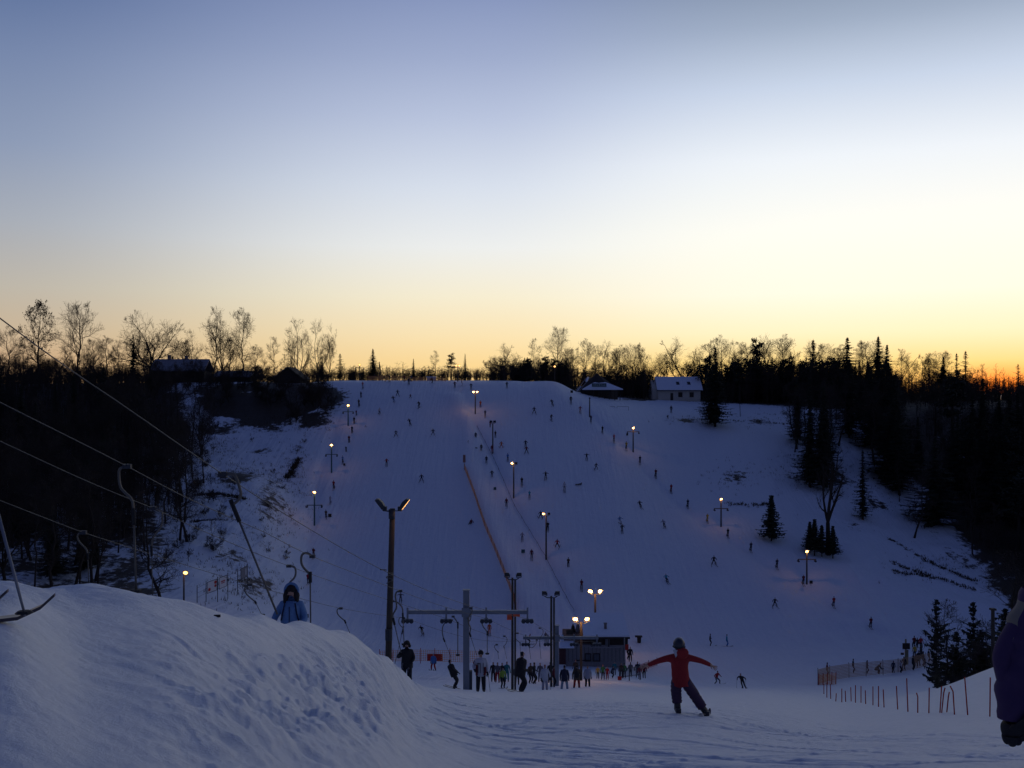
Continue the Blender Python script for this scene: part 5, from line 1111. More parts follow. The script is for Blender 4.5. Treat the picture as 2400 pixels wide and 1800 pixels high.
    for i in range(n):
        a, b = E[k[i]]; tt = t[i, k[i]]; l = LB[a] if tt < .5 else LB[b]
        if LB[b] == 2 and LB[a] == 1: l = 2 if tt > .35 else 1
        if b == hb: l = 0 if tt > .55 else 1
        if a == hm or b == hm or a == hb:
            p = Vector(cen[i]); l = 0 if ((p - hd).dot(face) > .045 and p.z < hd.z + .075) else 4
        lb.append(l)
    me.polygons.foreach_set('material_index', lb)
    for m in (M_SKIN, CLOTH['black'], CLOTH['black'], M_BOOT, CLOTH['black'], CLOTH['black']): me.materials.append(m)
    if scale != 1: me.transform(Matrix.Scale(scale, 4))
    me['hd'] = tuple(hd * scale); me['hands'] = [c_ for s in (0, 1) for c_ in (Vector(hands[s]) * scale)]
    return me
def ski_mesh(L=1.6, w=.085, board=False):
    m = MB(); prof = [(-L * .45, .0), (-L * .2, 0), (L * .3, 0), (L * .45, .02), (L * .52, .07), (L * .56, .13)]; ww = [.9, .85, .9, 1.05, .9, .35]; v = []; f = []
    for (y, z), k in zip(prof, ww):
        for sx in (-1, 1):
            for t in (0, .018): v.append((sx * w / 2 * k, y, z + t))
    for i in range(len(prof) - 1):
        a = i * 4; b = a + 4; f += [(a, b, b + 2, a + 2), (a + 1, a + 3, b + 3, b + 1), (a, a + 1, b + 1, b), (a + 2, b + 2, b + 3, a + 3)]
    f += [(0, 2, 3, 1), (len(v) - 4, len(v) - 3, len(v) - 1, len(v) - 2)]
    m._add(v, f); return m.mesh('ski', M_SKI)
SKI = ski_mesh(); BOARD = ski_mesh(1.45, .26)
POSE = {
 'stand': body(), 'stand2': body(hands=((-.22, .25, .98), (.26, .05, .80)), feet=((-.14, .05, .09), (.13, -.03, .09)), face=(.2, 1, 0)),
 'ski': body(pel=(0, -.12, .76), chest=(0, .12, 1.13), feet=((-.13, .02, .09), (.14, .04, .09)), hands=((-.34, .42, .88), (.34, .42, .90))),
 'wide': body(pel=(0, -.05, .74), chest=(0, .08, 1.14), feet=((-.36, .05, .09), (.36, .02, .09)), hands=((-.42, .25, .86), (.42, .25, .86))),
 'tow': body(pel=(0, -.06, .87), chest=(0, -.10, 1.29), feet=((-.11, .08, .09), (.11, .08, .09)), hands=((-.06, .24, 1.12), (.10, .26, 1.05))),
 'lean': body(pel=(.10, -.08, .74), chest=(.20, .10, 1.10), feet=((-.24, .0, .09), (.02, .05, .09)), hands=((-.28, .35, .95), (.56, .25, .86))),
 'arms': body(pel=(0, -.08, .78), chest=(0, .06, 1.18), feet=((-.16, .02, .09), (.17, .02, .09)), hands=((-.58, .1, 1.10), (.58, .12, 1.12))),
 'crouch': body(pel=(0, -.22, .52), chest=(0, .14, .82), feet=((-.14, .05, .09), (.14, .05, .09)), hands=((-.30, .48, .62), (.30, .48, .62))),
 'sit': body(pel=(0, -.2, .16), chest=(0, -.30, .56), feet=((-.16, .5, .09), (.16, .5, .09)), hands=((-.38, -.3, .16), (.38, -.3, .16))),
 'lie': body(pel=(0, 0, .16), chest=(-.38, .05, .26), feet=((.50, .30, .10), (.62, -.05, .10)), hands=((-.30, .35, .1), (-.5, -.3, .1)), hips=.1),
}
FEET = {'stand': (-.12, .12), 'stand2': (-.14, .13), 'ski': (-.13, .14), 'wide': (-.36, .36), 'tow': (-.11, .11), 'lean': (-.24, .02), 'arms': (-.16, .17), 'crouch': (-.14, .14)}
def person(X, Y, pose, heading, jacket, trousers, label, h=None, group='skiers on the far slope', dmin=60, skis=None, hat='black', d=None, dmax=600, cat='skier', mesh=None, poles=False):
    """heading in degrees : 0 faces up the far slope, 180 faces the camera"""
    if d is None: p = hit(X, Y, dmin, dmax)
    else: x = (X - CX) / F * d; p = Vector((x, d, ground(x, d)))
    me = mesh or POSE[pose]; a = math.radians(heading)
    o = bpy.data.objects.new('person', me); COL.objects.link(o); o.location = p; o.rotation_euler = (0, 0, -a); k = (h or random.uniform(1.55, 1.78)) / 1.7; o.scale = (k, k, k)
    tag(o, label, cat, group)
    for i, c in ((1, jacket), (2, trousers), (4, hat), (5, 'black')):
        o.material_slots[i].link = 'OBJECT'; o.material_slots[i].material = CLOTH[c]
    if skis is None: skis = 'lie' != pose and pose != 'sit'
    if skis:
        f = Vector((math.sin(a), math.cos(a))); sl = (ground(p.x + f.x, p.y + f.y) - ground(p.x - f.x, p.y - f.y)) / 2
        if skis == 'board':
            q = bpy.data.objects.new('snowboard', BOARD); COL.objects.link(q); q.parent = o; q.location = (0, 0, .02); q.rotation_euler = (0, 0, math.pi / 2)
        else:
            for fx in FEET.get(pose, (-.12, .12)):
                q = bpy.data.objects.new('ski', SKI); COL.objects.link(q); q.parent = o; q.location = (fx, .04, .0); q.rotation_euler = (math.atan(sl), 0, (-.25 if fx > .2 else .25 if fx < -.2 else 0))
    if poles:
        for s in (-1, 1):
            m = MB(); hx, hy, hz = me['hands'][0 if s < 0 else 3], me['hands'][1], me['hands'][2]; m.tube([(hx, hy, hz + .06), (hx * 1.05, hy + .05, .02)], .011, 5); m.build('ski_pole', M_DSTEEL, o)
    return o
PEOPLE = [
 # crest
 (878, 892, 'stand', 180, 'black', 'black', 'small dark person, leftmost at the orange crest fence'), (902, 895, 'stand', 90, 'brown', 'black', 'person in dark clothes, left of a close pair at the crest fence'), (913, 895, 'stand2', 180, 'black', 'black', 'person in dark clothes, right of a close pair at the crest fence'),
 (947, 894, 'stand', 0, 'darkred', 'black', 'person in dark red by the middle of the crest fence'), (958, 901, 'ski', 180, 'navy', 'black', 'skier starting down just below the crest fence'), (964, 894, 'stand', 180, 'grey', 'black', 'person in grey on the crest right of the starting skier'), (1012, 898, 'stand2', 90, 'darkred', 'black', 'person in dark red before the white kiosk'), (1188, 909, 'ski', 180, 'black', 'black', 'dark skier alone on the crest right of the twin lamps'),
 (1066, 908, 'ski', 180, 'darkred', 'black', 'skier in dark red on the small hump of the crest'), (1082, 905, 'stand', 90, 'pink', 'pale', 'person in faded pink right of the crest hump'), (1104, 912, 'ski', 180, 'black', 'black', 'dark skier just above the twin headed lamp post'),
 # left lift line, top to bottom
 (850, 911, 'tow', 0, 'pink', 'pale', 'tow rider in faded pink, highest on the left lift line'), (846, 933, 'tow', 0, 'navy', 'black', 'slim dark tow rider, second from the top on the left lift line'), (841, 953, 'tow', 0, 'brown', 'black', 'dark tow rider above the highest left pylon lamp'), (835, 974, 'tow', 0, 'darkred', 'black', 'short tow rider level with the highest left pylon lamp', 1.25),
 (830, 994, 'tow', 0, 'black', 'black', 'dark tow rider at the foot of the highest left pylon'), (825, 1017, 'tow', 0, 'navy', 'black', 'dark blue tow rider below the highest left pylon'), (818, 1039, 'tow', 0, 'darkred', 'black', 'tow rider in dark red left of two open slope skiers'), (811, 1060, 'tow', 0, 'black', 'black', 'small tow rider level with the middle left pylon lamp', 1.3),
 (803, 1086, 'tow', 0, 'lightblue', 'navy', 'tow rider in pale blue above the highest small square sign'), (782, 1147, 'tow', 0, 'red', 'black', 'tow rider in red jacket between the two lower left pylons'), (774, 1180, 'tow', 0, 'pale', 'pale', 'tow rider in white beside the lowest left pylon', 1.4), (764, 1215, 'tow', 0, 'brown', 'navy', 'tow rider in brown jacket right of the lowest left pylon'),
 (735, 1308, 'tow', 0, 'darkred', 'grey', 'tow rider above the grey hanger on the left lift line'), (722, 1369, 'tow', 0, 'red', 'navy', 'tow rider in bright red under the grey hanger'),
 # left piste
 (923, 943, 'lean', 160, 'grey', 'lightblue', 'crouching skier in grey blue, lower of two high on the left piste'), (932, 928, 'wide', 180, 'navy', 'black', 'dark skier, upper of two high on the left piste'), (962, 934, 'wide', 180, 'darkred', 'black', 'small dark red skier with legs apart high on the left piste', 1.2), (982, 956, 'ski', 200, 'black', 'black', 'dark skier right of the small dark red one high on the left piste'),
 (889, 971, 'ski', 150, 'white', 'black', 'skier in white and black nearest the highest left pylon'), (961, 996, 'lean', 180, 'navy', 'black', 'leaning dark skier in the middle of the left piste top'), (928, 1023, 'wide', 180, 'grey', 'brown', 'skier with spread arms, left of two side by side on the left piste'), (1015, 1021, 'wide', 180, 'navy', 'grey', 'skier, right of two side by side on the left piste'),
 (906, 1091, 'ski', 170, 'red', 'black', 'skier in red jacket alone on the left piste'), (988, 1129, 'wide', 180, 'navy', 'navy', 'dark skier with legs wide apart below the red one'), (1103, 1229, 'sit', 200, 'darkred', 'black', 'person sitting on the snow left of the orange slope fence'), (990, 1487, 'lean', 190, 'black', 'khaki', 'skier in black jacket and pale trousers under the grey pylon arm'),
 (939, 1411, 'arms', 180, 'grey', 'brown', 'faint skier right beside the hangers at the big wooden post'), (1147, 1487, 'stand', 180, 'orange', 'orange', 'skier all in orange under the right half of the grey pylon arm'),
 # middle lift line
 (1126, 956, 'tow', 0, 'orange', 'darkred', 'tow rider in orange right of the twin headed lamp post'), (1137, 978, 'tow', 0, 'navy', 'black', 'dark tow rider below the orange one on the middle lift'), (1149, 1002, 'tow', 0, 'pink', 'grey', 'tow rider in pink above the unlit double lamp'), (1161, 1027, 'tow', 0, 'brown', 'grey', 'tow rider in brown just right of the unlit double lamp'),
 (1175, 1051, 'wide', 0, 'orange', 'orange', 'tow rider in bright orange right of the unlit double lamp foot'), (1190, 1080, 'tow', 0, 'blue', 'navy', 'tow rider in blue above left of the halfway lamp'), (1223, 1139, 'tow', 0, 'black', 'black', 'dark tow rider right of the halfway lamp pole'), (1241, 1169, 'tow', 0, 'cyan', 'grey', 'tow rider in teal blue below right of the halfway lamp'),
 (1267, 1216, 'wide', 0, 'navy', 'black', 'dark tow rider left of the small lit lamp head'), (1284, 1245, 'tow', 0, 'black', 'black', 'dark rider partly behind the low middle lamp post'), (1306, 1284, 'wide', 0, 'red', 'black', 'tow rider in red jacket right of the low middle lamp post'), (1332, 1331, 'tow', 0, 'brown', 'black', 'tow rider in brown below the low middle lamp post'), (1363, 1383, 'tow', 0, 'darkred', 'brown', 'tow rider in dark red above the twin lit floodlights'),
 # between fence and lift
 (1115, 1030, 'stand', 180, 'navy', 'black', 'dark skier above the small shrub left of the middle lift'), (1128, 1058, 'stand', 180, 'black', 'black', 'thin dark skier left of the unlit double lamp foot'), (1140, 1087, 'stand', 180, 'navy', 'navy', 'dark skier right of the orange flag'), (1153, 1119, 'ski', 180, 'black', 'grey', 'dark skier above the small green square'), (1153, 1061, 'stand2', 180, 'darkred', 'pink', 'reddish skier at the foot of the unlit double lamp'),
 (1187, 1188, 'stand', 180, 'darkred', 'black', 'skier in dark red between the slope fence and middle lift'), (1224, 1266, 'ski', 180, 'pale', 'grey', 'pale skier above the large green square'), (1246, 1310, 'stand', 180, 'darkred', 'brown', 'skier in dark red right of the large green square'),
 # right piste
 (1252, 969, 'wide', 180, 'navy', 'black', 'dark skier with arms out highest left on the right piste'), (1295, 951, 'lean', 200, 'black', 'black', 'leaning dark skier below the crest hump'), (1292, 986, 'ski', 160, 'black', 'grey', 'dark skier below the leaning one under the crest hump'), (1338, 946, 'stand', 180, 'black', 'black', 'dark person left below the pavilion'), (1360, 967, 'ski', 180, 'pink', 'pink', 'faint pink skier left of the thin unlit post'),
 (1385, 990, 'tow', 0, 'navy', 'black', 'dark tow rider at the foot of the thin unlit post'), (1412, 1015, 'tow', 0, 'black', 'black', 'dark tow rider, second on the right hand lift line'), (1439, 1036, 'tow', 0, 'pink', 'grey', 'tow rider in faded pink left of the right hand top lamp'), (1468, 1054, 'tow', 0, 'yellow', 'brown', 'tow rider in dull yellow left of the right hand top lamp post'),
 (1573, 967, 'stand', 180, 'black', 'black', 'dark person on the field below the white house'), (1565, 981, 'crouch', 180, 'black', 'black', 'crouching figure on the field below the white house', 1.3), (1232, 1048, 'ski', 180, 'navy', 'black', 'dark skier, upper of an overlapping pair on the right piste'), (1234, 1062, 'wide', 180, 'darkred', 'black', 'reddish skier, lower of an overlapping pair on the right piste'),
 (1375, 1078, 'arms', 180, 'black', 'black', 'dark skier with elbows out in the upper right piste'), (1397, 1101, 'wide', 160, 'navy', 'grey', 'skier stooping right below the one with elbows out'), (1500, 1087, 'tow', 0, 'navy', 'black', 'dark tow rider just below the right hand top lamp post'), (1537, 1119, 'tow', 0, 'darkred', 'black', 'tow rider in dark red on the upper right hand lift line'),
 (1279, 1123, 'arms', 190, 'black', 'black', 'dark skier with raised elbows in the middle of the right piste'), (1323, 1151, 'stand', 180, 'white', 'grey', 'skier in white left of the fallen one'), (1356, 1137, 'lie', 180, 'navy', 'brown', 'fallen skier lying on the right piste'), (1573, 1154, 'tow', 0, 'red', 'darkred', 'tow rider all in red on the right hand lift line'),
 (1501, 1190, 'lean', 170, 'black', 'black', 'dark skier in the right piste left of a dark tow rider'), (1612, 1190, 'tow', 0, 'navy', 'black', 'dark tow rider below the all red one'), (1658, 1224, 'tow', 0, 'yellow', 'yellow', 'tow rider in mustard yellow left of the right middle lamp'), (1706, 1259, 'tow', 0, 'black', 'black', 'dark tow rider below the right middle lamp'),
 (1760, 1293, 'tow', 0, 'navy', 'black', 'dark tow rider between the two lower right lamps'), (1454, 1229, 'lean', 150, 'lightblue', 'white', 'skier in light blue, upper of an overlapping pair mid piste'), (1458, 1247, 'ski', 180, 'black', 'brown', 'dark skier, lower of an overlapping pair mid piste'), (1557, 1236, 'lean', 200, 'pale', 'black', 'skier in pale jacket and dark trousers near the lamplit snow'),
 (1563, 1365, 'lean', 170, 'cyan', 'black', 'skier in cyan jacket in the lower right piste'), (1673, 1324, 'wide', 180, 'black', 'black', 'dark skier with legs apart right of the cyan one'), (1821, 1332, 'tow', 0, 'navy', 'black', 'dark tow rider above left of the lowest right lamp'), (1883, 1371, 'tow', 0, 'darkred', 'black', 'tow rider in dark red beside the lowest right lamp post'),
 (1816, 1422, 'wide', 180, 'black', 'black', 'dark skier below left of the lowest right lamp'), (1954, 1423, 'tow', 0, 'red', 'navy', 'tow rider in red jacket below the lowest right lamp'), (2041, 1472, 'tow', 0, 'darkred', 'black', 'lowest tow rider on the right hand lift, in dark red'),
 (1664, 1514, 'stand2', 90, 'black', 'black', 'dark skier in profile above the girl in red'), (1703, 1515, 'stand', 90, 'cyan', 'blue', 'skier all in light blue right of the dark one in profile'),
 (1239, 1510, 'ski', 100, 'orange', 'black', 'skier in orange jacket left of the small pylon arm'), (1279, 1504, 'stand', 180, 'grey', 'grey', 'grey figure seen above the small pylon arm', 1.4),
]
random.seed(12)
for q in PEOPLE:
    person(*q[:7], h=(q[7] if len(q) > 7 else None), hat='black' if q[4] in ('black', 'navy', 'grey', 'brown') else random.choice(['black', 'black', 'grey', 'white']))
GV = 'people waiting and skiing in the valley'
VAL = [
 (1680, 1604, 'wide', 150, 'red', 'grey', 'skier in red jacket and grey trousers right of the girl in red', 105, 1.6, 1), (1742, 1613, 'lean', 200, 'black', 'black', 'dark skier with poles carving right of the girl in red', 92, 1.6, 1),
 (1243, 1582, 'stand', 150, 'brown', 'black', 'person in brown, left of a pair behind the dark profile skier', 80, 1.65, 0), (1251, 1585, 'stand2', 100, 'black', 'black', 'person in black, right of a pair behind the dark profile skier', 78, 1.7, 0), (1266, 1570, 'stand', 180, 'grey', 'grey', 'grey figure left of the small pylon mast', 84, 1.6, 0),
 (1290, 1577, 'stand', 0, 'black', 'black', 'dark person half hidden by the double wooden post', 80, 1.7, 0), (1297, 1600, 'stand', 90, 'darkred', 'black', 'person in dark red at the foot of the double wooden post', 71, 1.5, 0), (1349, 1563, 'stand', 180, 'brown', 'black', 'person in brown with red hat by the hut door', 98, 1.6, 0),
 (1401, 1592, 'stand', 180, 'yellow', 'black', 'child in dull yellow jacket before the hut windows', 92, 1.15, 0), (1413, 1594, 'stand2', 180, 'green', 'black', 'child in green jacket and red hat before the hut windows', 90, 1.35, 0), (1423, 1594, 'stand', 180, 'red', 'red', 'child all in red beside the green jacketed one', 90, 1.2, 0), (1434, 1586, 'lean', 100, 'navy', 'navy', 'person in navy leaning right beside the children', 95, 1.4, 0), (1440, 1572, 'stand', 180, 'teal', 'grey', 'person in teal behind the children', 104, 1.4, 0),
 (1456, 1577, 'stand', 180, 'brown', 'black', 'person in brown at the left end of the railing', 98, 1.5, 0), (1463, 1577, 'stand', 0, 'green', 'black', 'person in green jacket behind the railing', 98, 1.5, 0), (1478, 1574, 'stand', 0, 'grey', 'black', 'person in grey behind the middle of the railing', 104, 1.55, 0), (1494, 1573, 'stand', 180, 'navy', 'grey', 'person in navy, left of three at the right end of the railing', 106, 1.7, 0), (1499, 1578, 'stand', 180, 'red', 'pale', 'child in red jacket and pale trousers, middle of three at the railing', 103, 1.4, 0), (1510, 1574, 'stand', 0, 'darkred', 'black', 'person in dark red, right of three at the railing', 106, 1.6, 0),
 (1477, 1507, 'stand', 180, 'black', 'black', 'dark figure on the terrace at the right end of the hut', 126, 1.9, 0), (1470, 1500, 'stand', 90, 'grey', 'black', 'grey figure behind the right end of the hut roof', 128, 1.9, 0),
 (1156, 1568, 'stand', 180, 'black', 'black', 'dark person, leftmost behind the white and red jacket', 84, 1.65, 0), (1166, 1572, 'stand2', 180, 'grey', 'red', 'person in grey jacket and red trousers behind the white and red jacket', 82, 1.65, 0), (1178, 1598, 'stand', 160, 'lime', 'black', 'child in lime green jacket left of the wooden post', 66, 1.35, 1), (1177, 1572, 'stand', 180, 'black', 'black', 'dark person right behind the lime green jacket', 84, 1.6, 0), (1188, 1572, 'stand', 180, 'teal', 'teal', 'person in teal coat beside the wooden post', 84, 1.7, 0), (1212, 1580, 'stand', 180, 'grey', 'black', 'person in grey between the wooden post and the dark profile skier', 76, 1.6, 0),
 (1938, 1586, 'stand2', 90, 'darkred', 'black', 'person in dark red, first of the queue along the right net', None, 1.65, 0), (1999, 1577, 'stand', 100, 'black', 'navy', 'dark person, second of the queue along the right net', None, 1.7, 0), (2032, 1578, 'stand2', 90, 'navy', 'navy', 'person in navy with a pole, third of the queue along the right net', None, 1.55, 0), (2057, 1580, 'crouch', 90, 'black', 'black', 'stooping person in black, fourth along the right net', None, 2.0, 0), (2094, 1578, 'stand', 0, 'navy', 'black', 'broad dark person in the right queue before the yellow board', None, 1.5, 0),
 (2110, 1577, 'stand', 90, 'pale', 'black', 'person in pale jacket in the right queue', None, 1.5, 0), (2119, 1573, 'stand', 0, 'black', 'black', 'tall dark person right under the yellow board', None, 1.75, 0), (2139, 1571, 'stand', 90, 'black', 'black', 'dark person at the left foot of the right queue cluster', None, 1.8, 0), (2146, 1566, 'stand2', 180, 'brown', 'black', 'person in brown in the right queue cluster', None, 1.8, 0), (2154, 1562, 'stand', 0, 'black', 'black', 'large dark person in the middle of the right queue cluster', None, 2.0, 0), (2163, 1562, 'stand', 90, 'black', 'navy', 'dark person at the right foot of the queue cluster', None, 1.9, 0), (2176, 1552, 'stand2', 90, 'black', 'black', 'dark person rightmost of the right queue', None, 1.7, 0),
 (2142, 1520, 'tow', 0, 'darkred', 'black', 'person in dark red, left of three at the top of the right queue', None, 1.8, 0), (2150, 1522, 'stand', 0, 'black', 'black', 'dark person, middle of three at the top of the right queue', None, 1.6, 0), (2158, 1522, 'stand', 180, 'red', 'black', 'person in red jacket, right of three at the top of the right queue', None, 1.8, 0),
 (2144, 1542, 'stand', 0, 'yellow', 'black', 'person in olive yellow in the right queue', None, 1.7, 0), (2158, 1545, 'stand', 90, 'black', 'black', 'dark person behind the large one in the right queue', None, 1.8, 0)]
for X, Y, po, hd_, j, t, l, d, h, sk in VAL:
    person(X, Y, po, hd_, j, t, l, h=h, group=GV, d=d, skis=bool(sk), hat={'person in brown with red hat by the hut door': 'red', 'child in green jacket and red hat before the hut windows': 'red'}.get(l, 'black'), dmin=80, poles=(X == 1742))
# board at the right queue
p = hit(2123, 1558, 100); o = empty('notice_board', p, 'dark notice board on a yellowish stand at the right queue', 'notice board'); k = p.y / F
m = MB(); m.box((0, 0, 30 * k), (.16, .16, 60 * k)); m.box((.1, 0, 18 * k), (8 * k, .1, 34 * k)); m.build('stand', CLOTH['khaki'], o); m = MB(); m.box((0, -.12, 44 * k), (17 * k, .08, 14 * k), rx=0); m.build('board', M_DWOOD, o); m = MB(); m.box((-9 * k, -.1, 26 * k), (7 * k, .1, 5 * k)); m.build('arrow_board', CLOTH['brown'], o)
# ---- larger figures near the camera, each its own body
def big(X, d, me, jacket, trousers, label, hat='black', gl='black', h=1.7, Yb=None, heading=180, boots=None, group='people on the near run', extra=None):
    x = (X - CX) / F * d; p = Vector((x, d, ground(x, d) if Yb is None else -(Yb - HY) / F * d)); o = bpy.data.objects.new('person', me); COL.objects.link(o); o.location = p; k = h / 1.7; o.scale = (k, k, k); o.rotation_euler = (0, 0, math.radians(180 - heading) + math.pi)
    tag(o, label, 'skier', group)
    for i, c in ((1, jacket), (2, trousers), (4, hat), (5, gl)):
        o.material_slots[i].link = 'OBJECT'; o.material_slots[i].material = M_SKIN if c == 'skin' else M_HAIR if c == 'hair' else CLOTH[c]
    return o
def part_mesh(o, name, mb, mats, smooth=True): return mb.build(name, mats, o, smooth)
def add_skis(o, pts, yaw=0, L=1.0, pitch=0, name='ski'):
    for fx, fy, fz, yw in pts:
        q = bpy.data.objects.new(name, SKI); COL.objects.link(q); q.parent = o; q.location = (fx, fy, fz); q.rotation_euler = (pitch, 0, yw); q.scale = (1, L, 1)
def jacket_shell(o, me_pts, mat_): pass
# the girl in red, seen from behind, arms spread, weight on her right leg
def girl():
    d = 18.0
    kk = 1.32
    me = body(pel=(-.03, 0, .80), chest=(-.05, .02, 1.19), feet=((-.10, .02, .20), (.50, .05, .06)), hands=((-.78, .10, 1.04), (.68, .08, 1.06)), face=(0, 1, 0), sub=2, fingers=True, bulk=1.16, knee=((.05, 1, .3), (.4, 1, .2)), elbow=((-.2, -.3, .4), (.2, -.3, .4)), hips=.10, fing_dir=((-1, .1, -.35), (.8, .1, -.5)), sh=.20)
    X = 1598; o = big(X, d, me, 'red', 'plum', 'girl in red jacket and dark helmet skiing away with arms spread wide', hat='black', gl='skin', h=1.36, heading=0, Yb=1671)
    hd = Vector(me['hd'])
    hm = MB(); hm.ball(hd + Vector((0, -.01, .045)), (.135, .155, .148), 18); sh = part_mesh(o, 'helmet', hm, mat('dark_helmet', (.025, .03, .045), .38, var=.1))
    hs = MB(); hs.tube([hd + Vector((math.cos(a) * .136, -.01 + math.sin(a) * .157, -.005)) for a in np.linspace(0, 6.2832, 25)], .012, 6, caps=False); part_mesh(sh, 'helmet_rim', hs, M_RUB)
    ss = MB(); ss.tube([hd + Vector((math.sin(a) * .10, -.01 + math.cos(a) * .03, .045 + .148 * math.cos(a * .75))) for a in np.linspace(-.9, .9, 9)], .010, 6); part_mesh(sh, 'helmet_stripe', ss, mat('helmet_silver', (.5, .5, .52), .25))
    # jacket : loose coat with flared hem and hood, over the body
    jk = MB(); P, C = Vector((-.03, 0, .80)), Vector((-.05, .02, 1.19))
    rings = [(-.17, .198, .165), (-.08, .20, .17), (.05, .192, .165), (.2, .190, .16), (.34, .195, .16), (.44, .19, .145), (.52, .12, .12), (.56, .085, .09)]
    pts = []; n = 20; vs = []; fs = []
    for i, (h, a, b) in enumerate(rings):
        c = P.lerp(C, (h) / .39) if h < .39 else C + Vector((0, 0, h - .39)); c = Vector((P.x + (C.x - P.x) * min(1.2, h / .39), c.y, P.z + h))
        for k in range(n): an = 2 * math.pi * k / n; w = 1 + .045 * math.sin(3 * an + i * 1.7) + .03 * math.sin(7 * an + 2.6 * i); vs.append(c + Vector((math.cos(an) * a * w, math.sin(an) * b * w, .012 * math.sin(4 * an + i))))
    for i in range(len(rings) - 1):
        for k in range(n): fs.append((i * n + k, i * n + (k + 1) % n, (i + 1) * n + (k + 1) % n, (i + 1) * n + k))
    jk._add(vs, fs); part_mesh(o, 'jacket', jk, CLOTH['red'])
    hood = MB(); hood.ball(C + Vector((.04, -.13, .19)), (.15, .085, .13), 14); part_mesh(o, 'hood', hood, CLOTH['red'])
    hood = MB(); hood.poly([C + Vector((-.17, -.15, .26)), C + Vector((-.03, -.17, .26)), C + Vector((-.11, -.175, .10))], (0, .04, 0)); part_mesh(o, 'scarf', hood, CLOTH['white'], False)
    # wide trouser legs and cuffs
    for hip, kn, an in ((Vector((-.12, 0, .72)), Vector((-.12, .06, .46)), Vector((-.10, .02, .22))), (Vector((.07, 0, .72)), Vector((.27, .06, .42)), Vector((.47, .05, .12)))):
        t = MB(); pp = [hip.lerp(kn, q / 8) for q in range(8)] + [kn.lerp(an, q / 10) for q in range(11)]; t.tube(pp, [(.124 - .0008 * q) * (1 + .05 * math.sin(q * 2.1 + hip.x * 9) + .03 * math.sin(q * 3.7)) for q in range(19)], 14); part_mesh(o, 'trouser_leg', t, CLOTH['plum'])
        b_ = MB(); b_.tube([an + (kn - an).normalized() * .05, an - (kn - an).normalized() * .12], [.075, .07], 10); b_.box(an - (kn - an).normalized() * .15 + Vector((0, .05, 0)), (.11, .30, .10)); part_mesh(o, 'ski_boot', b_, M_BOOT, False)
    g = .30
    add_skis(o, [(-.08, .08, .045, -.16), (.55, .12, -.075, -.32)], L=.95, pitch=-g)
    return o
girl()
def face_parts(o, me, face=(0, 1, 0), hair=None, hood=None, nose=True, hairlen=.0):
    hd = Vector(me['hd']); f = Vector(face).normalized(); r = f.cross(Vector((0, 0, 1))).normalized()
    m = MB()
    for s in (-1, 1): m.ball(hd + f * .098 + r * .030 * s + Vector((0, 0, .025)), .011, 8)
    part_mesh(o, 'eyes', m, M_HAIR)
    m = MB(); m.tube([hd + f * .095 + Vector((0, 0, .02)), hd + f * .118 + Vector((0, 0, -.015)), hd + f * .095 + Vector((0, 0, -.025))], [.008, .014, .008], 6); part_mesh(o, 'nose', m, M_SKIN)
    m = MB(); m.tube([hd + f * .088 + r * x + Vector((0, 0, -.052)) for x in (-.022, 0, .022)], .006, 5); part_mesh(o, 'mouth', m, CLOTH['darkred'])
    if hair:
        m = MB(); c = hd + Vector((0, 0, .05)) - f * .025; m.ball(c, (.118, .112, .12), 14)
        if hairlen:
            for s in (-1, 1): m.tube([c + r * .08 * s + f * .03, c + r * .105 * s - Vector((0, 0, .12)) + f * .04, c + r * .12 * s + f * .08 - Vector((0, 0, hairlen))], [.05, .062, .03], 8)
        part_mesh(o, 'hair', m, M_HAIR)
    if hood:
        m = MB(); c = hd + Vector((0, 0, .03)) - f * .02
        for k in range(1): m.tube([c + r * math.cos(a) * .125 + Vector((0, 0, math.sin(a) * .135)) + f * .03 for a in np.linspace(-.7, math.pi + .7, 18)], .030, 8)
        m.ball(c - f * .04, (.13, .12, .14), 14); part_mesh(o, 'hood', m, CLOTH[hood])
